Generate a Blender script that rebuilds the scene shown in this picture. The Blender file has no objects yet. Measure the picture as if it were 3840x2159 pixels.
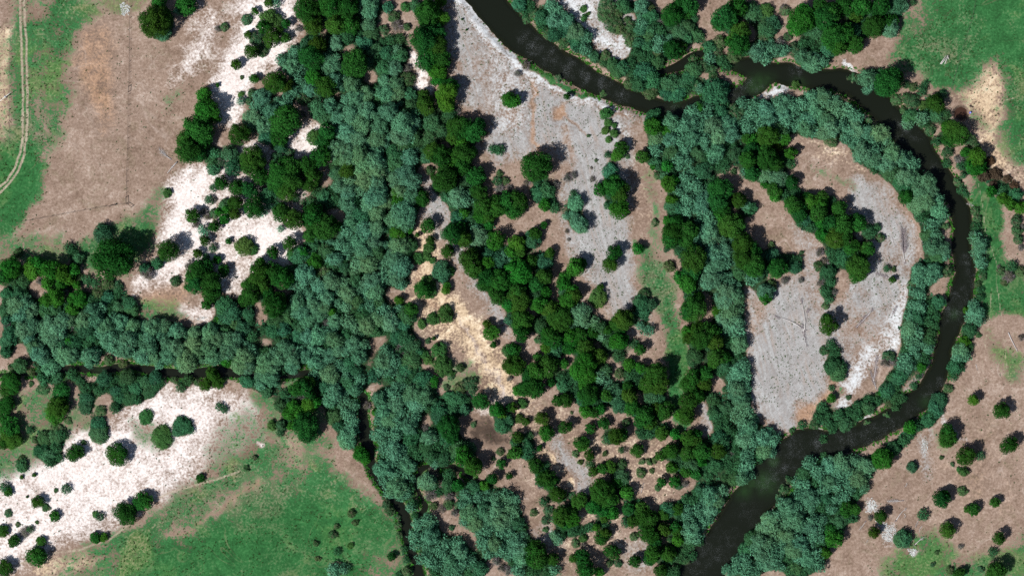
import bpy, math, random
import numpy as np
from mathutils import Vector

# ------------------------------------------------------------------ camera, sky, sun, exposure
SC = bpy.context.scene
COL = SC.collection
CAM_H = 1000.0                      # survey drone height above the flood plain, metres
MPP = 0.1                           # metres per photograph pixel on the ground
W_PX, H_PX = 3840.0, 2159.0

cam_d = bpy.data.cameras.new('camera')
cam = bpy.data.objects.new('camera', cam_d); COL.objects.link(cam)
cam.location = (0, 0, CAM_H); cam.rotation_euler = (0, 0, 0)
cam_d.sensor_width = 36.0
cam_d.lens = 36.0 * CAM_H / (W_PX * MPP)
cam_d.clip_start = 1.0; cam_d.clip_end = 8000.0
SC.camera = cam

SUN_EL = math.radians(50)
SHADOW_DIR = math.radians(34)       # the way shadows fall, counter-clockwise from +X
sdir = Vector((-math.cos(SHADOW_DIR) * math.cos(SUN_EL), -math.sin(SHADOW_DIR) * math.cos(SUN_EL), math.sin(SUN_EL)))

world = bpy.data.worlds.new('World'); SC.world = world; world.use_nodes = True
wn = world.node_tree
bg = wn.nodes.get('Background') or wn.nodes.new('ShaderNodeBackground')
sky = wn.nodes.new('ShaderNodeTexSky'); sky.sky_type = 'NISHITA'; sky.sun_disc = False
sky.sun_elevation = SUN_EL
sky.sun_rotation = math.atan2(sdir.x, sdir.y)
wn.links.new(sky.outputs[0], bg.inputs[0]); bg.inputs[1].default_value = 0.05
sun_d = bpy.data.lights.new('sun', 'SUN'); sun_d.energy = 5.0; sun_d.angle = math.radians(0.55)
sun_d.color = (1.0, 0.965, 0.92)
sun = bpy.data.objects.new('sun', sun_d); COL.objects.link(sun)
sun.rotation_euler = sdir.to_track_quat('Z', 'Y').to_euler(); sun.location = (-150, -120, 200)

SC.view_settings.view_transform = 'Standard'
try: SC.view_settings.look = 'None'
except Exception: pass
SC.view_settings.exposure = 0.12; SC.view_settings.gamma = 1.0
SC.render.engine = 'CYCLES'; SC.cycles.use_denoising = False
SC.cycles.max_bounces = 3; SC.cycles.diffuse_bounces = 1; SC.cycles.glossy_bounces = 1
SC.cycles.transmission_bounces = 1; SC.cycles.transparent_max_bounces = 4
SC.cycles.sample_clamp_indirect = 4.0; SC.cycles.sample_clamp_direct = 8.0

RNG = np.random.default_rng(7)
random.seed(7)
WATER_Z = -0.7

def X(px): return (np.asarray(px, float) - W_PX / 2) * MPP
def Y(py): return (H_PX / 2 - np.asarray(py, float)) * MPP
DS = 3840.0 / 2575.0
def dsp(pts):                        # overview coordinates (2575 wide) -> metres
    a = np.array(pts, float); a[:, 0] = X(a[:, 0] * DS); a[:, 1] = Y(a[:, 1] * DS)
    return a
def tile(tx, ty, pts):               # coordinates inside one zoomed tile -> metres
    s = 640 / 1716.0
    a = np.array(pts, float)
    return np.stack([X(tx * 640 + a[:, 0] * s), Y(ty * 540 + a[:, 1] * s)], 1)

# ------------------------------------------------------------------ numpy noise
def vnoise(x, y, scale, seed):
    r = np.random.default_rng(seed); n = 256
    lat = r.random((n, n))
    u = np.asarray(x) / scale + 1000.3; v = np.asarray(y) / scale + 1000.7
    i = np.floor(u).astype(int); j = np.floor(v).astype(int); fu = u - i; fv = v - j
    fu = fu * fu * (3 - 2 * fu); fv = fv * fv * (3 - 2 * fv)
    a = lat[i % n, j % n]; b = lat[(i + 1) % n, j % n]; c = lat[i % n, (j + 1) % n]; d = lat[(i + 1) % n, (j + 1) % n]
    return (a * (1 - fu) + b * fu) * (1 - fv) + (c * (1 - fu) + d * fu) * fv
def fbm(x, y, scale, seed, oct=3):
    t = 0; a = 0.5; s = 0
    for k in range(oct):
        t = t + a * vnoise(x, y, scale / 2 ** k, seed + k * 17); s += a; a *= 0.5
    return t / s
def smooth(a, b, v):
    t = np.clip((v - a) / (b - a), 0, 1); return t * t * (3 - 2 * t)

def seg_dist(px, py, pts, closed=False, vals=None):
    """distance to a polyline; with vals also the value interpolated at the closest point"""
    best = np.full(px.shape, 1e9); bv = np.zeros(px.shape)
    n = len(pts)
    for k in range(n if closed else n - 1):
        a = pts[k]; b = pts[(k + 1) % n]
        dx, dy = b - a; L = dx * dx + dy * dy + 1e-9
        t = np.clip(((px - a[0]) * dx + (py - a[1]) * dy) / L, 0, 1)
        d = np.hypot(px - a[0] - t * dx, py - a[1] - t * dy)
        if vals is None:
            best = np.minimum(best, d)
        else:
            hw = vals[k] + (vals[(k + 1) % n] - vals[k]) * t
            m = (d - hw) < best
            best = np.where(m, d - hw, best)
    return best
def inside(px, py, pts):
    r = np.zeros(px.shape, bool); n = len(pts)
    for k in range(n):
        x1, y1 = pts[k]; x2, y2 = pts[(k + 1) % n]
        c = ((y1 > py) != (y2 > py)) & (px < (x2 - x1) * (py - y1) / (y2 - y1 + 1e-12) + x1)
        r ^= c
    return r

# ------------------------------------------------------------------ water courses (overview x, y, half width)
RIVER = [(1180,-60,44),(1228,0,42),(1287,75,42),(1362,133,35),(1463,190,30),(1562,238,27),(1638,266,21),(1713,274,18),
         (1754,260,16),(1834,246,18),(1892,222,24),(1942,184,28),(2042,198,25),(2142,210,32),(2228,283,33),(2291,345,38),
         (2346,412,27),(2388,475,22),(2419,537,27),(2419,612,23),(2428,687,28),(2416,749,30),(2396,812,30),(2376,874,23),
         (2358,937,26),(2331,989,30),(2286,1024,33),(2233,1062,30),(2183,1084,29),(2116,1110,33),(2016,1126,44),(1949,1191,53),
         (1904,1241,52),(1866,1298,50),(1829,1356,52),(1779,1418,50),(1735,1480,50)]
SIDE = [(1652,182,6),(1690,173,10),(1720,160,13),(1750,141,12),(1778,129,6)]
POOL = [(1800,158,7),(1850,165,18),(1905,172,26),(1942,182,27)]
CREEK = [(-40,948,7),(32,939,6),(90,941,6),(188,926,8),(250,931,10),(320,922,9),(400,934,10),(454,937,11),(554,934,13),(604,942,10),
         (729,944,9),(772,939,9),(830,955,6),(890,985,7),(916,1000,9),(912,1040,10),(916,1074,15),(925,1131,14),(940,1180,12),(968,1225,12),
         (998,1261,14),(1020,1311,13),(1024,1356,11),(1043,1401,13),(1062,1480,14)]
BRANCH = [(1185,1200,5),(1160,1182,7),(1133,1172,6),(1090,1172,5),(1058,1181,7),(1048,1226,6),(1070,1272,7),(1050,1300,4)]
def course(L):
    a = np.array(L, float); p = dsp(a[:, :2].tolist()); hw = a[:, 2] * DS * MPP
    t = np.arange(len(p)); tt = np.linspace(0, len(p) - 1, (len(p) - 1) * 3 + 1)   # Catmull-Rom smoothing
    def cr(v):
        vv = np.concatenate([[2 * v[0] - v[1]], v, [2 * v[-1] - v[-2]]]); o = []
        for q in tt:
            i = min(int(q), len(v) - 2); f = q - i; a0, a1, a2, a3 = vv[i:i + 4]
            o.append(0.5 * (2 * a1 + (a2 - a0) * f + (2 * a0 - 5 * a1 + 4 * a2 - a3) * f * f + (3 * a1 - a0 - 3 * a2 + a3) * f ** 3))
        return np.array(o)
    return np.stack([cr(p[:, 0]), cr(p[:, 1])], 1), np.maximum(cr(hw), 0.4)
COURSES = {'river': course(RIVER), 'pool': course(POOL), 'side_channel': course(SIDE), 'creek': course(CREEK), 'branch': course(BRANCH)}

POND_C = tile(5, 0, [(1082, 1140)])[0]; POND_R = 2.45
def water_d(x, y):
    """signed distance to each water course, negative in the water"""
    out = {}
    wx = (fbm(x, y, 5.0, 91) - .5) * 2.2
    for k, (p, hw) in COURSES.items():
        d = seg_dist(x, y, p, vals=hw) + wx * (1.0 if k in ('river', 'pool') else 0.6)
        out[k] = d
    out['pond'] = np.hypot(x - POND_C[0], y - POND_C[1]) - POND_R + (fbm(x, y, 2.0, 55) - .5) * .5
    return out
def terrain_z(x, y, wd=None):
    x = np.asarray(x, float); y = np.asarray(y, float)
    if wd is None: wd = water_d(x, y)
    z = (fbm(x, y, 26, 5) - .5) * .9 + (fbm(x, y, 4, 9) - .5) * .22
    for k, d in wd.items():
        if k == 'pond':
            lo, hi, depth = -1.0, .8, .5
        elif k in ('river', 'pool'):
            lo, hi, depth = -3.2, 2.6, 1.3
        else:
            lo, hi, depth = -1.4, 1.6, .8
        land = smooth(0, hi, d)
        zz = np.where(d > 0, WATER_Z + (z - WATER_Z) * land, WATER_Z - depth * smooth(0, -lo, -d))
        z = np.minimum(z, np.where(d < hi, zz, z))
    return z

# ------------------------------------------------------------------ node helpers
def new_mat(name):
    m = bpy.data.materials.new(name); m.use_nodes = True
    nt = m.node_tree; nt.nodes.clear()
    out = nt.nodes.new('ShaderNodeOutputMaterial')
    return m, nt, out
class N:
    def __init__(s, nt): s.nt = nt
    def node(s, t, **kw):
        n = s.nt.nodes.new(t)
        for k, v in kw.items(): setattr(n, k, v)
        return n
    def put(s, sock, v):
        if isinstance(v, bpy.types.NodeSocket): s.nt.links.new(v, sock)
        elif v is not None:
            try: sock.default_value = v
            except Exception: sock.default_value = (*v, 1.0)
    def math(s, op, a, b=None, clamp=False):
        n = s.node('ShaderNodeMath', operation=op); n.use_clamp = clamp
        s.put(n.inputs[0], a); s.put(n.inputs[1], b); return n.outputs[0]
    def mix(s, f, a, b, mode='MIX'):
        n = s.node('ShaderNodeMix', data_type='RGBA', blend_type=mode)
        s.put(n.inputs[0], f); s.put(n.inputs[6], a if isinstance(a, bpy.types.NodeSocket) else (*a, 1.0))
        s.put(n.inputs[7], b if isinstance(b, bpy.types.NodeSocket) else (*b, 1.0)); return n.outputs[2]
    def coord(s):
        g = s.node('ShaderNodeNewGeometry'); return g.outputs['Position']
    def noise(s, scale, detail=3, vec=None, rough=.55, dist=0.0):
        n = s.node('ShaderNodeTexNoise'); n.inputs['Scale'].default_value = scale
        n.inputs['Detail'].default_value = detail; n.inputs['Roughness'].default_value = rough
        n.inputs['Distortion'].default_value = dist
        if vec is not None: s.put(n.inputs['Vector'], vec)
        return n.outputs['Fac']
    def voro(s, scale, vec=None, feature='F1'):
        n = s.node('ShaderNodeTexVoronoi', feature=feature); n.inputs['Scale'].default_value = scale
        if vec is not None: s.put(n.inputs['Vector'], vec)
        return n
    def ramp(s, f, stops):
        n = s.node('ShaderNodeValToRGB'); cr = n.color_ramp
        while len(cr.elements) < len(stops): cr.elements.new(.5)
        for e, (p, c) in zip(cr.elements, stops):
            e.position = p; e.color = (*c, 1) if len(c) == 3 else c
        s.put(n.inputs[0], f); return n.outputs[0]
    def bump(s, h, strength, dist=0.1, normal=None):
        n = s.node('ShaderNodeBump'); s.put(n.inputs['Strength'], strength); n.inputs['Distance'].default_value = dist
        s.put(n.inputs['Height'], h)
        if normal is not None: s.put(n.inputs['Normal'], normal)
        return n.outputs[0]
    def attr(s, name):
        n = s.node('ShaderNodeAttribute'); n.attribute_name = name; return n

# ------------------------------------------------------------------ ground material
def ground_material():
    m, nt, out = new_mat('ground_cover'); h = N(nt); P = h.coord()
    def sep(a):
        n = h.node('ShaderNodeSeparateColor'); h.put(n.inputs[0], a.outputs['Color']); return n.outputs[0], n.outputs[1], n.outputs[2], a.outputs['Alpha']
    grass, straw, sand, gravel = sep(h.attr('cover_a'))
    floor, mud, orange, bright = sep(h.attr('cover_b'))
    track, lush, depth, fence = sep(h.attr('cover_c'))
    big = h.noise(.03, 4, P); big2 = h.noise(.085, 4, P, .6, 1.2); mid = h.noise(.22, 5, P, .62, .6); fine = h.noise(1.1, 5, P, .7); grit = h.noise(4.2, 2, P, .7)
    def along(angle, sx, sy):
        r_ = h.node('ShaderNodeMapping'); r_.inputs['Rotation'].default_value = (0, 0, -angle); h.put(r_.inputs[0], P)
        s_ = h.node('ShaderNodeMapping'); s_.inputs['Scale'].default_value = (sx, sy, .2); h.put(s_.inputs[0], r_.outputs[0]); return s_.outputs[0]
    streak = h.noise(1.0, 4, along(.75, .06, .3), .6, 1.6)
    def ex(n, g): return h.math('ADD', h.math('MULTIPLY', h.math('SUBTRACT', n, .5), g), .5, True)
    def both(a, b, f=.5):
        return h.math('ADD', h.math('MULTIPLY', a, 1 - f), h.math('MULTIPLY', b, f))
    edge = ex(both(both(big2, mid, .55), fine, .45), 4.2)
    edge2 = ex(both(mid, fine, .6), 3.6)
    def sharp(w, n, k=.9, s=2.6):
        v = h.math('ADD', w, h.math('MULTIPLY', h.math('SUBTRACT', n, .5), h.math('MULTIPLY', k, h.math('MULTIPLY', h.math('MULTIPLY', w, h.math('SUBTRACT', 1.12, w)), 4.0))))
        return h.math('ADD', h.math('MULTIPLY', h.math('SUBTRACT', v, .5), s), .5, True)
    soil_f = ex(both(both(both(big, streak, .4), mid, .45), fine, .42), 2.6)
    c = h.ramp(soil_f, [(.05, (.105, .07, .05)), (.35, (.21, .146, .11)), (.58, (.31, .227, .18)), (.78, (.43, .345, .29)), (.97, (.64, .56, .505))])
    wind = h.noise(.035, 2, P, .5, 1.5)
    line = h.math('SUBTRACT', 1.0, h.math('MULTIPLY', h.math('ABSOLUTE', h.math('SUBTRACT', wind, .5)), 75.0), True)
    line = h.math('MULTIPLY', line, h.math('MULTIPLY', ex(mid, 3.0), ex(h.noise(.05, 2, P), 4.0)))
    c = h.mix(h.math('MULTIPLY', line, .75), c, (.5, .42, .37))
    scuff = h.math('MULTIPLY', h.math('SUBTRACT', ex(both(big2, h.noise(.5, 4, P), .4), 4.0), .6), 1.4, True)
    c = h.mix(h.math('MULTIPLY', scuff, .6), c, h.ramp(fine, [(.35, (.12, .1, .06)), (.65, (.26, .22, .14))]))
    g1 = h.ramp(ex(both(both(big2, mid, .5), fine, .5), 2.6), [(.03, (.018, .028, .014)), (.22, (.018, .062, .02)), (.42, (.027, .112, .034)), (.6, (.042, .165, .055)), (.8, (.085, .235, .09)), (.98, (.28, .29, .15))])
    g2 = h.ramp(ex(both(both(big2, mid, .5), fine, .42), 2.2), [(.05, (.012, .042, .014)), (.4, (.02, .105, .028)), (.7, (.034, .165, .044)), (.95, (.08, .23, .08))])
    brown = ex(both(both(big, big2, .6), fine, .4), 5.0)
    g1 = h.mix(h.math('MULTIPLY', h.math('SUBTRACT', brown, .58), 1.7, True), g1, h.ramp(fine, [(.35, (.13, .1, .065)), (.65, (.29, .235, .17))]))
    yel = ex(both(h.noise(.018, 3, P), big2, .35), 5.0)
    g1 = h.mix(h.math('MULTIPLY', h.math('SUBTRACT', yel, .66), 1.2, True), g1, h.ramp(ex(fine, 2), [(.1, (.05, .1, .02)), (.5, (.13, .2, .05)), (.9, (.34, .34, .15))]))
    gcol = h.mix(h.math('MULTIPLY', lush, .85), g1, g2)
    gcol = h.mix(h.math('MULTIPLY', line, .55), gcol, (.24, .22, .13))
    c = h.mix(h.math('MULTIPLY', sharp(orange, edge, 1.0, 1.6), .8), c, h.ramp(ex(both(mid, fine), 2), [(.2, (.25, .145, .09)), (.6, (.42, .26, .165)), (.9, (.58, .42, .32))]))
    vg = h.voro(3.4, P); vg2 = h.voro(1.3, P)
    gv = h.node('ShaderNodeSeparateColor'); h.put(gv.inputs[0], vg.outputs['Color'])
    gf = both(both(gv.outputs[0], ex(fine, 1.5), .6), ex(both(both(big2, mid), streak, .5), 2.2), .5)
    grv = h.ramp(gf, [(.18, (.19, .17, .16)), (.42, (.29, .28, .275)), (.6, (.365, .362, .362)), (.85, (.5, .515, .525))])
    st2 = ex(both(h.noise(1.0, 4, along(-1.3, .03, .2), .62, 2.2), mid, .3), 4.5)
    grv = h.mix(h.math('MULTIPLY', h.math('SUBTRACT', st2, .55), 1.3, True), grv, h.ramp(fine, [(.35, (.25, .19, .155)), (.65, (.38, .31, .27))]))
    grv = h.mix(h.math('MULTIPLY', h.math('SUBTRACT', .35, st2), 1.5, True), grv, h.ramp(fine, [(.35, (.4, .41, .41)), (.65, (.52, .54, .55))]))
    c = h.mix(sharp(gravel, edge, .9, 1.5), c, grv)
    c = h.mix(sharp(bright, edge2, .8, 1.5), c, h.ramp(gf, [(.2, (.38, .39, .39)), (.42, (.54, .56, .575)), (.65, (.67, .7, .725)), (.88, (.82, .84, .86))]))
    c = h.mix(sharp(sand, edge, .85, 1.35), c, h.ramp(ex(both(both(streak, mid, .5), fine, .55), 2.8), [(.04, (.4, .31, .275)), (.28, (.62, .53, .495)), (.5, (.75, .69, .665)), (.78, (.85, .82, .8))]))
    c = h.mix(sharp(straw, edge2, 1.1, 1.9), c, h.ramp(ex(both(both(streak, fine, .6), mid, .4), 2.8), [(.08, (.2, .18, .1)), (.3, (.37, .27, .18)), (.55, (.6, .46, .31)), (.85, (.84, .72, .55))]))
    c = h.mix(sharp(grass, edge, 1.05, 2.2), c, gcol)
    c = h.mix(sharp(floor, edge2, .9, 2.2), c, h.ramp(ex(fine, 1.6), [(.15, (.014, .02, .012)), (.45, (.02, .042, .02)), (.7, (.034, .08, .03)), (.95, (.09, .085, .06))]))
    c = h.mix(sharp(mud, edge, .9, 2.0), c, h.ramp(fine, [(.35, (.035, .024, .018)), (.6, (.085, .062, .048))]))
    c = h.mix(h.math('MULTIPLY', sharp(track, fine, .6, 2.0), .85), c, h.ramp(fine, [(.35, (.27, .215, .16)), (.62, (.46, .385, .3))]))
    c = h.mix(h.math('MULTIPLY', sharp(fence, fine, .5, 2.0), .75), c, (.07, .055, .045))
    bed = h.ramp(ex(both(mid, fine, .5), 2), [(.1, (.035, .035, .02)), (.45, (.055, .055, .03)), (.7, (.055, .08, .035)), (.95, (.16, .15, .1))])
    c = h.mix(sharp(depth, fine, .3, 4.0), c, bed)
    # scattered dark pebbles and seedlings
    dots = h.math('LESS_THAN', vg2.outputs['Distance'], h.math('MULTIPLY', h.math('SUBTRACT', mid, .36), .5))
    b = h.node('ShaderNodeBsdfPrincipled'); h.put(b.inputs['Base Color'], c); b.inputs['Roughness'].default_value = .95
    b.inputs['Specular IOR Level'].default_value = .12
    hh = both(both(fine, grit, .5), gv.outputs[1], .3)
    h.put(b.inputs['Normal'], h.bump(hh, .55, .22))
    nt.links.new(b.outputs[0], out.inputs[0])
    return m
M_GROUND = ground_material()

def water_material(name, muddy=False):
    m, nt, out = new_mat(name); h = N(nt); P = h.coord()
    a = h.attr('flow'); s = h.node('ShaderNodeSeparateColor'); h.put(s.inputs[0], a.outputs['Color'])
    riffle, deep, weed = s.outputs[0], s.outputs[1], s.outputs[2]
    mp = h.node('ShaderNodeMapping'); mp.inputs['Rotation'].default_value = (0, 0, .55); mp.inputs['Scale'].default_value = (1, 1.5, 1); h.put(mp.inputs[0], P)
    w1 = h.noise(.9, 3, mp.outputs[0], .6, .4); w2 = h.noise(2.6, 3, mp.outputs[0], .65, .3)
    hgt = h.math('ADD', w1, h.math('MULTIPLY', w2, .6))
    nb = h.bump(hgt, h.math('ADD', h.math('MULTIPLY', riffle, .3), .06), .5)
    tint = h.mix(deep, (.62, .64, .5), (.05, .06, .042)) if not muddy else h.mix(deep, (.2, .12, .08), (.015, .01, .008))
    tr = h.node('ShaderNodeBsdfTransparent'); h.put(tr.inputs[0], tint)
    df = h.node('ShaderNodeBsdfDiffuse')
    wc = h.mix(h.math('MULTIPLY', weed, h.noise(.5, 4, P)), (.010, .013, .008), (.028, .075, .022)) if not muddy else h.mix(.0, (.055, .028, .02), (.055, .028, .02))
    h.put(df.inputs[0], wc)
    body = h.node('ShaderNodeMixShader'); h.put(body.inputs[0], h.math('ADD', h.math('MULTIPLY', deep, .35), .45, True) if not muddy else .9)
    nt.links.new(tr.outputs[0], body.inputs[1]); nt.links.new(df.outputs[0], body.inputs[2])
    gl = h.node('ShaderNodeBsdfGlossy'); gl.inputs['Roughness'].default_value = .24; h.put(gl.inputs['Normal'], nb)
    fr = h.node('ShaderNodeFresnel'); fr.inputs['IOR'].default_value = 1.33; h.put(fr.inputs['Normal'], nb)
    mx = h.node('ShaderNodeMixShader'); h.put(mx.inputs[0], fr.outputs[0])
    nt.links.new(body.outputs[0], mx.inputs[1]); nt.links.new(gl.outputs[0], mx.inputs[2])
    if muddy:
        nt.links.new(mx.outputs[0], out.inputs[0]); return m
    # broken water: white crests where the riffles are steep
    f1 = h.noise(3.0, 4, mp.outputs[0], .7, .5); f2 = h.noise(.35, 3, P, .6)
    fo = h.math('MULTIPLY', h.math('SUBTRACT', h.math('ADD', h.math('MULTIPLY', f1, .72), h.math('MULTIPLY', f2, .28)), .535), 9.0, True)
    fo = h.math('MULTIPLY', fo, riffle, True)
    wh = h.node('ShaderNodeBsdfDiffuse'); wh.inputs[0].default_value = (.4, .44, .48, 1)
    mf = h.node('ShaderNodeMixShader'); h.put(mf.inputs[0], h.math('MULTIPLY', fo, .34))
    nt.links.new(mx.outputs[0], mf.inputs[1]); nt.links.new(wh.outputs[0], mf.inputs[2])
    nt.links.new(mf.outputs[0], out.inputs[0])
    return m
M_WATER = water_material('clear_river_water'); M_MUDDY = water_material('muddy_pond_water', True)

def simple_mat(name, c0, c1, scale=3.0, rough=.85, bump=.3, rand=.25):
    m, nt, out = new_mat(name); h = N(nt)
    tc = h.node('ShaderNodeTexCoord'); n = h.noise(scale, 4, tc.outputs['Object'], .65)
    oi = h.node('ShaderNodeObjectInfo')
    c = h.mix(n, c0, c1)
    hs = h.node('ShaderNodeHueSaturation'); h.put(hs.inputs['Color'], c)
    h.put(hs.inputs['Value'], h.math('ADD', h.math('MULTIPLY', oi.outputs['Random'], rand), 1 - rand / 2))
    b = h.node('ShaderNodeBsdfPrincipled'); h.put(b.inputs['Base Color'], hs.outputs[0]); b.inputs['Roughness'].default_value = rough
    h.put(b.inputs['Normal'], h.bump(n, bump, .05)); nt.links.new(b.outputs[0], out.inputs[0])
    return m
def leaf_mat(name, dark, light, hue=.02, val=.35, trans=.22, dry=None):
    m, nt, out = new_mat(name); h = N(nt)
    r = h.attr('shade').outputs['Fac']; oi = h.node('ShaderNodeObjectInfo'); P = h.coord()
    n = h.noise(.45, 1, P, .6)
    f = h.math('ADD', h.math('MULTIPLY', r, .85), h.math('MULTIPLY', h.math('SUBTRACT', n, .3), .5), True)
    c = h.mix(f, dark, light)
    wide = h.noise(.04, 1, P, .6)
    c = h.mix(h.math('MULTIPLY', h.math('SUBTRACT', wide, .53), 2.0, True), c, (light[0] * .9 + .03, light[1] * .68, light[2] * .45))
    pick = h.node('ShaderNodeTexWhiteNoise', noise_dimensions='1D'); h.put(pick.inputs['W'], h.math('MULTIPLY', oi.outputs['Random'], 37.0))
    c = h.mix(h.math('MULTIPLY', h.math('POWER', pick.outputs['Value'], 2.2), .6), c, (light[0] * .8 + .025, light[1] * .62, light[2] * .45))
    if dry: c = h.mix(h.math('MULTIPLY', h.math('SUBTRACT', h.noise(.8, 2, P), .5), 3.5, True), c, dry)
    hs = h.node('ShaderNodeHueSaturation'); h.put(hs.inputs['Color'], c)
    h.put(hs.inputs['Hue'], h.math('ADD', h.math('MULTIPLY', oi.outputs['Random'], hue), .5 - hue / 2))
    w = h.node('ShaderNodeTexWhiteNoise', noise_dimensions='1D'); h.put(w.inputs['W'], oi.outputs['Random'])
    h.put(hs.inputs['Value'], h.math('ADD', h.math('MULTIPLY', w.outputs['Value'], val), 1 - val / 2))
    d = h.node('ShaderNodeBsdfDiffuse'); h.put(d.inputs[0], hs.outputs[0])
    t = h.node('ShaderNodeBsdfTranslucent'); h.put(t.inputs[0], hs.outputs[0])
    mx = h.node('ShaderNodeMixShader'); mx.inputs[0].default_value = trans
    nt.links.new(d.outputs[0], mx.inputs[1]); nt.links.new(t.outputs[0], mx.inputs[2]); nt.links.new(mx.outputs[0], out.inputs[0])
    return m
M_BARK = simple_mat('grey_brown_bark', (.11, .085, .065), (.26, .22, .18), 4)
M_TWIG = simple_mat('grey_twigs', (.15, .125, .135), (.32, .28, .3), 2)
M_DEAD = simple_mat('bleached_driftwood', (.3, .28, .28), (.62, .59, .58), 2)
M_DEADTWIG = simple_mat('dead_branch_tangle', (.17, .14, .15), (.36, .31, .33), 2)
M_STONE = simple_mat('pale_river_stone', (.24, .26, .27), (.7, .72, .7), .8)
M_POST = simple_mat('weathered_fence_post', (.05, .045, .04), (.13, .11, .09), 5)
M_WIRE = simple_mat('rusty_wire', (.06, .05, .045), (.12, .1, .09), 5, .6)
M_WHITE = simple_mat('white_painted_metal', (.7, .7, .7), (.85, .85, .86), 3, .4, .05, 0)
M_GALV = simple_mat('galvanised_steel', (.34, .38, .43), (.55, .6, .66), 6, .4, .1, 0)
M_BLUE = simple_mat('blue_plastic', (.03, .04, .5), (.06, .09, .7), 3, .35, .05, 0)
M_BLUEIN = simple_mat('pale_water_in_barrel', (.25, .3, .8), (.4, .45, .9), 2, .2, .05, 0)
M_DUNG = simple_mat('dark_earth_clod', (.02, .013, .01), (.05, .035, .028), 4)
LEAF = {
    'C': leaf_mat('cottonwood_leaves', (.004, .028, .007), (.03, .175, .03), .03, .5),
    'B': leaf_mat('bright_cottonwood_leaves', (.005, .045, .007), (.04, .25, .034), .025, .4),
    'D': leaf_mat('dark_young_cottonwood_leaves', (.004, .028, .005), (.03, .15, .025), .03, .4),
    'W': leaf_mat('silvery_willow_leaves', (.01, .052, .027), (.16, .455, .27), .03, .4),
    'V': leaf_mat('green_willow_leaves', (.008, .042, .02), (.07, .265, .13), .03, .45),
    'S': leaf_mat('dull_shrub_leaves', (.02, .075, .03), (.085, .225, .095), .04, .45, .2, (.2, .17, .12)),
    'O': leaf_mat('olive_shrub_leaves', (.02, .085, .022), (.08, .24, .07), .03, .35),
    'G': leaf_mat('sparse_grey_leaves', (.06, .075, .06), (.18, .2, .17), .04, .4),
    'R': leaf_mat('red_brown_thicket_leaves', (.04, .032, .022), (.13, .1, .07), .02, .3),
    'T': leaf_mat('meadow_tuft_blades', (.012, .05, .018), (.045, .15, .05), .02, .3),
}

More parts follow.
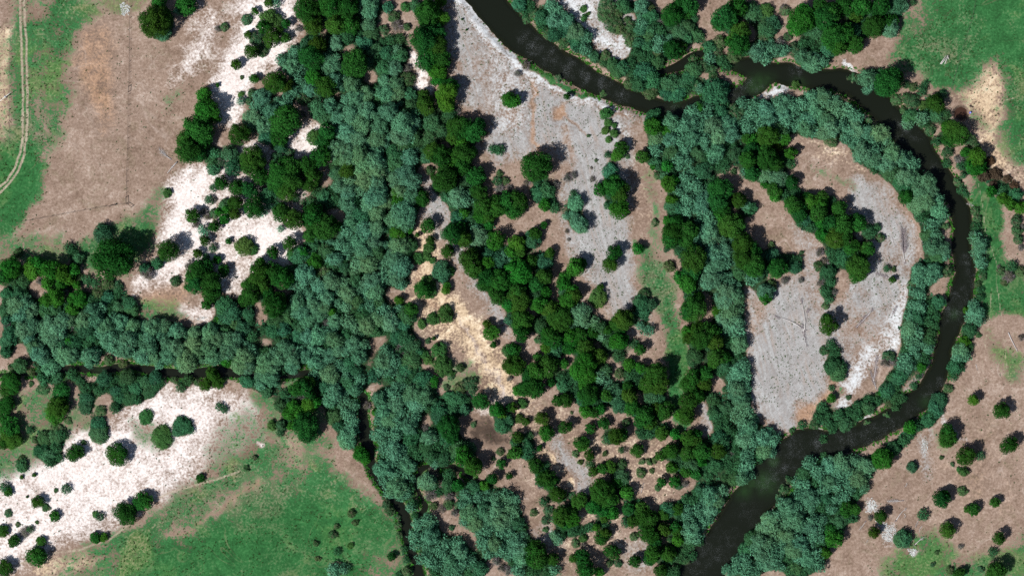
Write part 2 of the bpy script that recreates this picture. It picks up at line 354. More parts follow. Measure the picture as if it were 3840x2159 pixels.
TREES = {
    'B': '''1942,1025,45 774,410,43 3008,71,43 37,1006,41 2192,1371,41 3315,1721,41 1675,347,37 123,1006,34 194,1010,34 3666,588,34 1738,1706,34 1642,269,32 1675,388,32 1858,902,32 2450,474,32 2159,1002,32 2323,786,32 2323,1278,32 3659,622,32 2140,1948,32 142,991,30 224,1021,30 209,1114,30 201,1554,30 1173,291,30 1731,530,30 1709,600,30 1910,1140,30 1942,999,30 2509,689,30 2140,1266,30 2166,1390,30 2203,1408,30 2985,101,30 3011,45,30 3090,879,30 2579,1062,30 3230,988,30 3130,2022,30 1843,1248,29 1862,1535,29 1657,67,28 1939,913,28 2028,1143,28 2129,1125,28 3037,753,28 2050,1624,28 175,1125,26 295,1117,26 763,354,26 1181,980,26 1158,1520,26 1099,1524,26 1485,734,26 1493,760,26 1489,872,26 1802,809,26 1905,373,26 2144,1300,26 2940,522,26 3082,764,26 1354,1706,26 2248,1828,26 2225,1903,26 3297,1732,26 272,1014,24 257,1047,24 802,440,24 2873,1117,24 3416,1602,24 2352,1847,23 231,1062,22 179,1066,22 269,1121,22 269,1162,22 1084,1550,22 1125,1554,22 1638,295,22 1918,380,22 1828,984,22 1914,943,22 1918,1036,22 1931,377,22 2043,768,22 2121,1036,22 2110,1062,22 2315,581,22 2502,622,22 2550,1040,22 2047,1095,22 2144,1087,22 2054,1252,22 2192,1322,22 2192,1438,22 2360,1367,22 2196,1542,22 2746,157,22 2821,526,22 2967,574,22 2702,812,22 2579,1244,22 3677,626,22 3793,768,22 3830,779,22 1716,1821,22 2519,1754,22 2263,1918,22 2542,2026,22 2631,1728,22 3096,2074,22 2392,932,21 2401,1378,21 3554,474,21 3767,745,21 3651,1500,21 2300,1925,20 295,1140,19 853,786,19 1136,943,19 976,984,19 849,1356,19 1181,1509,19 1095,1598,19 1653,4,19 1739,801,19 1832,842,19 1627,1431,19 1880,1550,19 2502,489,19 2528,678,19 2517,749,19 2047,1304,19 1942,1464,19 2252,1535,19 2550,1557,19 2907,738,19 3146,794,19 3194,1002,19 2623,1117,19 2687,1166,19 2623,1490,19 3621,570,19 3718,719,19 3621,1278,19 1369,1721,19 1347,1691,19 2188,1672,19 2534,1627,19 841,822,17 1496,1125,17 1672,1087,17 2502,827,17 2114,1363,17 2623,403,17 3075,838,17 3119,1494,17 3457,1378,17 385,2015,17 1816,1821,17 2248,2145,17 287,1070,15 259,1281,15 823,794,15 813,974,15 1244,1170,15 1537,857,15 1675,1070,15 2866,693,15 3629,1162,15 2519,2063,15 2236,1977,15 815,1199,11 1403,1546,11 2450,626,11 3643,1709,11 3301,1475,9''',
    'C': '''418,969,71 578,78,60 2011,622,56 741,481,50 1069,451,50 1328,239,48 1590,145,48 1151,34,45 1302,19,45 1604,48,45 2605,973,45 3334,306,45 1166,213,43 946,596,43 2717,67,43 209,1528,41 1237,22,41 703,566,41 1050,644,41 1214,850,41 737,1025,41 730,1062,41 1147,1595,41 1724,481,41 1664,671,41 1877,1051,41 2524,876,41 2338,1199,41 2461,1401,41 2468,1438,41 3127,138,41 2884,507,41 2702,712,41 2743,846,41 2829,995,41 3222,1002,41 1091,678,39 1024,1147,39 3097,67,39 2788,913,39 2605,1158,39 3588,500,39 465,1929,39 2259,1843,39 897,503,37 1043,682,37 1073,715,37 950,779,37 789,1055,37 1058,1043,37 938,1102,37 1627,123,37 1638,168,37 1776,496,37 1739,577,37 1683,1602,37 2520,56,37 2304,697,37 1942,1125,37 2103,1199,37 2207,1483,37 2881,596,37 3134,887,37 2791,969,37 2631,1266,37 3278,101,37 34,1646,37 696,19,35 1173,93,35 1259,93,35 1218,324,35 1099,823,35 1173,801,35 1761,973,35 2524,186,35 1961,1207,35 2769,164,35 2918,1002,35 3234,22,35 130,2089,35 2106,1936,35 2009,2063,35 3740,2141,35 30,1602,34 1084,626,34 1173,663,34 1203,585,34 763,1006,34 972,1014,34 1028,1017,34 1314,90,34 1597,224,34 1653,585,34 1731,622,34 1783,659,34 1701,876,34 1813,779,34 1903,760,34 1836,1043,34 1942,756,34 2327,719,34 2069,1266,34 2438,1438,34 2054,1375,34 2006,1457,34 2420,1561,34 2582,22,34 2776,123,34 3119,45,34 3172,22,34 3164,123,34 3142,172,34 3164,846,34 2691,749,34 2579,864,34 2597,1010,34 2821,943,34 2661,1248,34 532,1881,34 1775,1750,34 2196,2134,34 2634,1694,34 3557,1639,34 696,522,32 1192,168,32 1226,492,32 935,622,32 1597,395,32 2769,22,32 2806,600,32 2978,771,32 2687,1337,32 3301,26,32 3510,388,32 2050,1795,32 2415,1940,32 2434,2003,32 2021,2097,32 11,1036,30 224,1472,30 1047,515,30 741,577,30 1151,618,30 1054,797,30 957,1051,30 1143,1453,30 789,1099,30 1623,209,30 1657,224,30 1302,641,30 1623,570,30 1739,894,30 1866,779,30 1776,1006,30 1586,1087,30 1866,1110,30 2043,1036,30 2539,838,30 2517,898,30 1939,1095,30 1954,1248,30 2196,1304,30 2013,1390,30 2494,1539,30 3082,26,30 2907,611,30 3000,797,30 3071,797,30 3119,842,30 3172,898,30 2709,782,30 2601,950,30 2582,1173,30 2683,1281,30 2623,1240,30 2597,1416,30 2582,1505,30 2575,1561,30 3211,168,30 3319,332,30 3219,831,30 1154,1627,30 2311,1635,30 2281,1869,30 2449,2078,30 2694,1691,30 1802,1505,29 763,530,28 976,663,28 886,704,28 935,712,28 1114,1457,28 1687,321,28 1586,745,28 1795,719,28 2058,1155,28 2360,1483,28 3149,779,28 2773,749,28 2091,1855,28 2173,1877,28 2516,1691,28 2582,1642,28 3531,1873,28 3554,1987,28 2009,1747,27 2296,2070,27 593,7,26 1211,530,26 1162,693,26 1162,883,26 987,1070,26 1043,1125,26 1701,515,26 1683,693,26 1720,857,26 1828,816,26 1817,1070,26 1541,1162,26 1910,1371,26 2547,11,26 1927,794,26 2013,1062,26 2151,1106,26 2315,1214,26 1946,1181,26 2077,1188,26 2174,1255,26 2248,1337,26 1980,1401,26 1968,1457,26 2371,1528,26 2694,90,26 2821,652,26 2907,715,26 2970,685,26 3190,932,26 2575,898,26 2646,1404,26 2642,1438,26 2582,1442,26 2616,1483,26 3360,287,26 3558,522,26 3256,935,26 3211,1032,26 3554,1617,26 2143,1925,26 2181,1661,26 2441,1944,26 2505,2078,26 1991,2093,26 2579,1702,26 3557,1654,26 1604,846,24 3398,738,24 2608,1650,24 3747,2018,24 2184,2085,23 7,1561,22 1162,831,22 1237,831,22 927,1066,22 916,1125,22 998,1095,22 1162,1487,22 1158,1438,22 808,1084,22 1604,19,22 1795,466,22 1862,753,22 1854,1087,22 2554,179,22 2006,876,22 1950,943,22 1991,980,22 2177,991,22 2252,712,22 2330,555,22 2401,1311,22 2129,1304,22 1927,1311,22 2274,1483,22 2356,1453,22 2438,1587,22 2468,1531,22 2571,48,22 2743,75,22 2821,559,22 2873,562,22 2769,827,22 2582,1266,22 2676,1360,22 2720,1337,22 3211,63,22 3293,78,22 3331,82,22 3349,82,22 3207,920,22 11,1661,22 1697,1642,22 1942,1639,22 1935,1698,22 2061,1814,22 2121,1963,22 2333,1631,22 2482,1624,22 2240,1877,22 2408,1903,22 2531,1806,22 2493,1985,22 2478,2141,22 3141,2007,22 3118,1989,22 3539,1858,22 3654,1910,22 3721,2152,22 48,2030,22 2356,1907,22 2382,2104,22 2409,588,21 2265,1587,21 354,2018,20 1846,1795,20 2289,1750,20 2374,1955,20 2608,1776,20 1590,354,19 1772,570,19 2062,950,19 2222,1248,19 2226,1546,19 2397,1583,19 2215,1606,19 2799,518,19 3026,741,19 3086,738,19 1790,1743,19 2478,1709,19 2315,1810,19 2307,1873,19 2490,1929,19 2542,1910,19 2531,1977,19 2542,1992,19 2460,2037,19 2434,2100,19 2612,1627,19 2571,1769,19 3178,1899,19 3171,1918,19 3207,1910,19 1780,1029,17 2274,1240,17 3097,1192,17 2225,1769,17 2259,1758,17 2266,1944,17 2482,1806,17 2151,2093,17 1910,1528,15 1468,2087,15 2065,1436,14 2039,844,13 2252,1077,13 3628,1909,13''',
    'D': '''432,1706,39 630,939,34 34,1438,34 1030,306,34 3108,1218,32 15,1520,30 1931,1371,30 7,2134,30 3623,1713,29 1017,144,28 3759,1539,28 276,1700,28 3786,1668,28 22,1464,26 2304,947,26 942,194,24 882,760,24 1084,913,24 2287,993,24 1073,321,23 2034,1569,23 795,1404,22 1679,943,22 2125,1501,22 2120,1602,22 2391,1689,22 2255,2018,22 2076,2097,22 830,685,22 720,809,22 138,1882,22 3304,1936,22 987,101,21 3278,1996,20 804,848,19 838,1014,19 3732,1884,19 884,242,19 879,803,19 1022,945,19 767,1442,19 815,1438,19 2092,1501,19 4,1992,19 2270,2003,19 3598,2152,19 1073,90,18 201,1936,18 2210,1706,18 1007,11,17 1069,142,17 1267,850,17 1926,1526,17 2918,551,17 1879,1739,17 767,902,16 739,950,16 772,1143,16 151,2030,16 929,131,15 1047,116,15 953,295,15 2015,1337,15 28,1843,15 1917,1702,15 1612,900,14 1825,1214,14 1972,1580,13 750,1793,13 955,43,12 2127,362,12 1851,1293,11 3347,1049,11 1909,1784,11 2024,1680,11 856,904,10 1565,881,8 1627,1268,8 80,1788,7 127,1780,7 815,319,7 101,1862,5 1733,73,4 1750,112,4''',
    'G': '''552,1025,35 1140,1479,28 1489,99,28 1615,1855,28 231,1102,26 715,995,26 3782,1036,26 3323,1360,26 89,1996,24 30,1222,22 257,1222,22 826,607,22 763,794,22 733,838,22 1229,1214,22 1873,708,22 1489,1304,22 1519,1334,22 1377,1520,22 2129,667,22 2926,160,22 1626,1765,22 1682,1858,22 1656,1907,22 1861,2104,22 1883,2130,22 1905,2138,22 1526,257,21 1972,246,21 2084,693,21 3075,947,21 3093,980,21 3595,596,21 1704,1922,20 149,1055,19 871,603,19 778,812,19 1043,745,19 1295,209,19 1821,500,19 1910,708,19 1590,1606,19 2170,123,19 2140,1151,19 2233,1419,19 2940,30,19 3157,771,19 3090,1043,19 2944,1051,19 3357,1360,19 1615,1650,19 1652,1814,19 1801,2119,19 2002,1687,19 2742,1702,19 395,1311,17 1121,108,17 1136,429,17 1222,1308,17 1616,310,17 1631,358,17 1716,418,17 2472,75,17 1942,276,17 1976,685,17 2151,656,17 3830,928,17 3830,1266,17 1779,1843,17 815,108,16 1121,56,15 733,1237,15 793,1229,15 1910,1419,15 2457,287,15 2379,1125,15 2405,1192,15 2761,90,15 3075,1062,15 3004,1051,15 2884,1114,15 3131,1095,15 3834,850,15 1768,1896,15 2028,1821,15 2259,1743,15 2344,1687,15 2571,1814,15 804,749,13 2036,52,13 2222,671,13 2009,1627,13 2188,2041,13 3263,1940,13 3604,2048,13 1556,1010,10 2127,868,10 2133,898,9 3745,999,9 2322,1858,9 886,1040,7 2218,630,7''',
    'O': '''603,1646,41 1013,75,37 1660,1371,37 916,924,35 2244,1117,35 1672,1177,32 1647,1313,32 546,1563,29 1177,515,28 1604,1062,28 608,1617,26 1612,1091,26 2873,41,26 1907,1315,24 2272,425,24 1095,958,22 1569,969,22 1623,1196,22 2911,1021,22 946,935,21 1608,930,21 1586,1326,21 1020,1595,19 1519,26,19 1687,1017,19 1961,1513,19 1948,1569,19 3613,1769,19 1582,1214,18 627,723,17 1599,961,17 1604,1350,17 2271,489,17 2304,500,17 3461,395,17 2188,2018,17 2280,461,15 2985,317,15 1621,976,13 1690,1401,13 2189,34,13 2190,67,13 2282,524,13 357,1929,13 1314,2046,13 903,354,11 2304,470,11 3598,1761,11 2207,52,8''',
    'R': '''3689,659,26 3737,652,26 3715,603,21 3778,671,19 3726,693,19 3804,700,19''',
    'S': '''964,145,30 1526,295,30 2278,26,30 2300,86,30 2271,60,28 2761,421,28 3424,380,28 2442,343,26 2870,134,26 2754,209,26 3116,526,26 1136,373,24 2702,157,24 3547,1017,24 403,1066,22 366,1099,22 160,1460,22 209,1610,22 1211,1014,22 1478,63,22 2062,131,22 2114,160,22 2315,52,22 2323,108,22 2368,104,22 2356,134,22 2390,134,22 2360,313,22 2687,194,22 3334,1337,22 377,1539,21 1802,663,21 1724,1457,21 1754,1438,21 2271,209,21 2435,30,21 2509,999,21 2646,250,21 3364,373,21 3491,489,21 3636,526,21 3554,570,21 3812,827,21 407,1349,19 925,75,19 983,192,19 659,1055,19 1440,112,19 2364,160,19 2468,201,19 2416,1102,19 2323,1401,19 2672,261,19 2605,224,19 2978,179,19 3071,999,19 2896,1070,19 3207,291,19 3401,369,19 3424,1070,19 3301,892,19 3655,547,19 3815,864,19 3819,898,19 3830,1017,19 1682,1888,19 1462,1914,19 2058,1914,19 2330,1743,19 2571,2097,19 2940,1836,19 3558,1457,18 3610,1840,18 67,948,17 295,1040,17 440,1071,17 461,1362,17 1088,574,17 804,801,17 1612,639,17 1728,1378,17 1772,1431,17 1772,1460,17 2002,52,17 2019,1274,17 2349,1583,17 2676,287,17 2616,324,17 2944,41,17 3190,291,17 3056,1591,17 3424,328,17 3595,682,17 3659,790,17 1448,1888,17 1526,2141,17 2047,1951,17 2404,1773,17 2378,2011,17 2962,1799,17 841,103,16 946,351,16 45,1378,15 116,1393,15 231,1613,15 1526,101,15 1895,678,15 1976,71,15 2353,75,15 2465,659,15 2955,138,15 3097,1147,15 3090,1315,15 3398,317,15 3390,414,15 3666,820,15 3685,1036,15 3752,1017,15 3767,1058,15 3670,1066,15 3345,1334,15 3334,1513,15 3200,1583,15 80,1721,15 30,1923,15 1247,2003,15 1626,1896,15 1719,1892,15 1492,1970,15 1496,2007,15 1876,1694,15 1317,1925,15 2545,1821,15 2158,2037,15 2318,2111,15 3561,2138,15 2002,1922,14 254,1576,13 931,380,13 737,1434,13 655,1427,13 1873,652,13 1690,1412,13 2261,351,13 2095,293,13 2457,835,13 2752,643,13 2892,920,13 3260,455,13 3547,850,13 3327,1554,13 3290,1487,13 130,1650,13 171,1903,13 1492,1940,13 2434,1730,13 2467,1828,13 2285,2111,13 2143,1858,13 2158,1700,13 2917,1858,13 923,1756,12 1675,1453,11 2498,935,11 2970,1613,11 3252,1583,11 3670,1255,11 1262,1974,11 1184,2037,11 1440,1862,11 1332,1959,11 1693,1977,11 2047,1985,11 2408,1730,11 2456,1724,11 2091,1799,11 2177,1732,11 3680,2134,11 116,1438,10 1604,1278,10 1776,1591,10 3353,1010,10 313,1659,10 955,1715,10 1191,2093,10 2270,1700,10 2445,1765,10 2353,588,9 3183,1490,9 210,1838,9 67,1966,9 1850,1719,9 3498,2115,9 3513,2070,9 907,291,8 3006,947,8 3531,1715,8 3572,1739,8 2235,602,7 138,1957,7 2207,509,7 2144,1546,6''',
    'V': '''2683,343,45 1192,407,37 2416,269,37 3364,19,37 1657,1017,35 1526,1181,35 2877,108,35 384,876,34 1125,954,34 841,1147,34 871,1170,34 685,1598,34 1481,611,34 1355,809,34 1541,1349,34 1586,1427,34 1563,1453,34 2442,298,34 2517,317,34 2293,1472,34 2918,496,34 2638,641,34 1682,1635,34 1719,1683,34 2709,1665,34 3386,2022,34 1500,209,32 1619,462,32 1478,574,32 1522,1270,32 1709,1501,32 2397,313,32 2051,715,32 3168,961,32 3127,1375,32 367,1631,32 1976,1687,32 75,1110,30 37,1255,30 172,1166,30 201,1155,30 481,1140,30 366,1591,30 1222,440,30 860,574,30 871,626,30 909,1229,30 1061,1233,30 1252,1565,30 1302,131,30 1370,160,30 1440,257,30 1411,943,30 1720,816,30 1862,976,30 1325,1128,30 1362,1188,30 1310,1367,30 1310,1434,30 1649,1535,30 1649,1561,30 1884,1595,30 2114,108,30 2080,127,30 2550,123,30 2539,347,30 2021,726,30 1998,898,30 2043,980,30 2517,570,30 2080,1304,30 2244,1229,30 2450,1487,30 2327,1516,30 2829,52,30 2896,90,30 3112,183,30 2776,1021,30 2836,1029,30 3342,648,30 3442,1188,30 3510,1535,30 1541,1642,30 1753,1683,30 1794,2134,30 2523,2145,30 2594,1743,30 3148,1959,30 321,1237,28 392,1423,28 477,1412,28 321,1498,28 994,515,28 1002,734,28 1222,943,28 849,1192,28 1035,1207,28 1020,1240,28 1452,201,28 1549,1296,28 2032,67,28 2338,22,28 2453,436,28 2405,1132,28 2024,1218,28 2579,104,28 2601,261,28 3063,123,28 2709,328,28 3105,1021,28 2814,782,28 2899,958,28 2605,1334,28 3146,1401,28 3416,436,28 3584,1375,28 3524,1505,28 205,1639,28 2330,1791,28 2505,1910,28 2634,1843,28 2821,2018,28 19,1162,26 276,1289,26 75,1371,26 559,1468,26 582,1416,26 485,1494,26 317,1528,26 1054,551,26 1199,883,26 1211,734,26 1263,652,26 1080,1021,26 927,1177,26 1117,1263,26 923,1431,26 1392,127,26 1403,186,26 1687,425,26 1653,489,26 1608,518,26 1563,522,26 1328,756,26 1541,920,26 1328,1058,26 1735,685,26 1828,954,26 1418,1136,26 1407,1237,26 1302,1255,26 1328,1397,26 1511,1214,26 1489,1266,26 1519,1382,26 1604,1453,26 1946,15,26 2159,153,26 2438,60,26 2405,112,26 2468,235,26 2502,351,26 2289,641,26 2315,749,26 2520,771,26 2006,1102,26 2409,1170,26 2472,1501,26 2189,1501,26 2586,291,26 2623,407,26 2702,421,26 2616,577,26 2754,574,26 2985,1002,26 2717,1375,26 2724,1528,26 2683,1550,26 3172,1591,26 3207,108,26 3510,429,26 3375,685,26 3401,704,26 3483,879,26 3517,961,26 3808,730,26 3521,1132,26 3375,1412,26 3360,1423,26 3327,1464,26 3636,1237,26 3483,1576,26 164,1642,26 149,1691,26 175,1706,26 1600,1680,26 1615,1713,26 1663,1724,26 1678,1821,26 1775,1828,26 1942,1963,26 2698,1639,26 2683,1750,26 2754,1795,26 3014,1780,26 3096,1873,26 2798,2059,26 3037,2126,26 2984,2130,26 3349,1683,26 503,1457,24 800,574,24 1537,351,24 1541,388,24 2338,254,24 2271,1390,24 2114,1446,24 2616,131,24 2575,142,24 2664,179,24 3022,827,24 3263,872,24 3256,1531,24 80,1745,24 3423,1752,23 295,969,22 589,988,22 541,1006,22 86,1055,22 22,1102,22 26,1199,22 403,1114,22 444,1151,22 496,1162,22 343,1259,22 231,1293,22 19,1281,22 22,1319,22 213,1416,22 160,1419,22 429,1464,22 541,1434,22 448,1490,22 377,1613,22 1147,160,22 793,603,22 800,637,22 1035,592,22 841,768,22 1043,782,22 1263,600,22 1177,917,22 845,1237,22 823,1207,22 882,1214,22 1080,1192,22 1132,1229,22 1218,1449,22 1267,1591,22 1050,1520,22 1054,1595,22 998,1472,22 662,1617,22 1455,26,22 1556,22,22 1381,231,22 1425,358,22 1556,425,22 1504,551,22 1295,1006,22 1519,898,22 1597,588,22 1675,738,22 1761,816,22 1355,1151,22 1563,1319,22 1914,1199,22 1403,1412,22 1504,1416,22 1698,1531,22 1742,1535,22 1683,1487,22 1907,1576,22 1664,1617,22 2162,175,22 2230,213,22 2297,239,22 2315,272,22 2442,112,22 2431,134,22 2394,160,22 2427,168,22 2554,310,22 2438,462,22 2457,611,22 2494,663,22 2547,782,22 2118,1099,22 2442,1140,22 2293,1293,22 2159,1423,22 2323,1337,22 2420,1423,22 2106,1419,22 2233,1501,22 2491,1610,22 2791,190,22 2709,224,22 2724,246,22 2571,328,22 3086,160,22 3015,164,22 3052,186,22 2650,362,22 2709,559,22 2661,622,22 2985,726,22 3037,850,22 3116,943,22 3149,980,22 2664,697,22 2851,965,22 2963,973,22 2586,1110,22 2769,1128,22 2746,1274,22 2724,1304,22 2672,1494,22 2691,1576,22 2732,1610,22 3097,1091,22 3134,1319,22 3157,1378,22 3112,1378,22 3086,1528,22 3071,1565,22 3450,809,22 3797,999,22 3439,1207,22 3483,1203,22 3487,1278,22 3323,1483,22 3219,1524,22 3215,1557,22 3498,1554,22 3442,1598,22 231,1631,22 208,1676,22 186,1732,22 141,2070,22 1544,1672,22 1444,1724,22 1533,1825,22 1548,1888,22 1570,1709,22 1634,1668,22 1682,1780,22 1760,2149,22 1630,2149,22 2028,1806,22 2277,1646,22 2404,1627,22 2438,1627,22 2549,2089,22 2043,2111,22 2054,2152,22 1994,2145,22 2724,1717,22 2847,1717,22 2776,1735,22 2768,1758,22 2575,1873,22 2608,1884,22 2590,2041,22 3063,1806,22 3189,1940,22 3081,1896,22 2958,2093,22 2962,2141,22 3007,2149,22 3390,1654,22 3215,1851,22 3464,1931,22 3401,2011,22 257,928,21 339,1121,21 269,1401,21 321,1457,21 429,1531,21 1237,984,21 946,1259,21 703,1427,21 1463,149,21 1500,145,21 1672,879,21 1873,562,21 2032,97,21 2412,213,21 2438,220,21 2080,779,21 2360,1404,21 2720,630,21 3146,1554,21 3301,276,21 3457,339,21 3662,850,21 3465,1356,21 3260,1498,21 3577,1408,21 15,1825,20 2151,1996,20 2657,1784,20 3550,429,19 276,943,19 328,1047,19 358,1062,19 444,1087,19 418,1181,19 328,1289,19 153,1386,19 298,1427,19 418,1434,19 369,1464,19 462,1431,19 515,1498,19 785,749,19 1233,764,19 1259,745,19 935,1207,19 991,1237,19 998,1319,19 1058,1390,19 1211,1419,19 1252,1524,19 1065,1475,19 677,1453,19 1549,790,19 1638,700,19 1701,764,19 1866,678,19 1459,1416,19 1608,1434,19 1742,1498,19 1991,15,19 1968,48,19 2386,194,19 2479,116,19 2502,600,19 2547,947,19 2006,1087,19 2278,1278,19 2382,1289,19 2386,1423,19 2821,22,19 2720,395,19 2967,615,19 2940,726,19 3000,835,19 3119,1058,19 2776,861,19 2769,1330,19 2594,1356,19 2702,1393,19 2687,1513,19 2717,1557,19 3108,1121,19 3116,1289,19 3190,1546,19 3108,1587,19 3469,466,19 3532,358,19 3513,530,19 3472,823,19 3610,712,19 3759,712,19 3439,1132,19 3495,1158,19 3491,1248,19 3398,1315,19 3409,1341,19 3345,1412,19 3357,1453,19 3383,1494,19 3360,1524,19 3599,1378,19 3536,1494,19 246,1834,19 1671,1694,19 1615,1828,19 1645,1847,19 1809,2033,19 1931,1657,19 2110,1858,19 2039,1881,19 2084,1944,19 2553,1739,19 2348,1959,19 2452,1989,19 2214,1977,19 1961,1977,19 2675,1654,19 2657,1747,19 2761,1657,19 2776,1702,19 2616,1843,19 2597,2085,19 3104,1728,19 3092,1646,19 3412,1631,19 3725,2070,19 3675,1709,18 604,1434,17 1106,741,17 797,930,17 1166,753,17 823,1524,17 1847,559,17 2368,228,17 3008,1593,17 3123,1610,17 3278,637,17 3288,853,17 3554,611,17 3603,622,17 3685,1010,17 3510,1188,17 3506,1222,17 3472,1330,17 3293,1505,17 3677,1114,17 220,1717,17 372,1936,17 2212,1739,17 2549,1694,17 2270,1974,17 2623,2033,17 112,1613,15 800,704,15 771,965,15 841,1535,15 2263,239,15 2151,726,15 2278,771,15 2159,1479,15 2948,585,15 2937,588,15 3123,749,15 2996,969,15 3469,317,15 3327,1006,15 3428,1446,15 3677,1087,15 3640,1300,15 112,1985,15 1050,1624,15 1265,2067,15 1556,1936,15 1515,2059,15 1522,2097,15 1496,2156,15 1987,1631,15 2050,1743,15 2367,1862,15 2192,1985,15 2173,1996,15 2110,2007,15 1972,2015,15 2720,1791,15 3104,1936,15 3085,2033,15 3092,1709,15 3207,1944,15 1136,760,13 2278,581,13 2608,71,13 3119,1455,13 3424,11,13 3610,659,13 3625,730,13 3446,1412,13 2330,1687,13 2400,1881,13 2144,1468,11 2717,1460,11 2512,2022,11''',
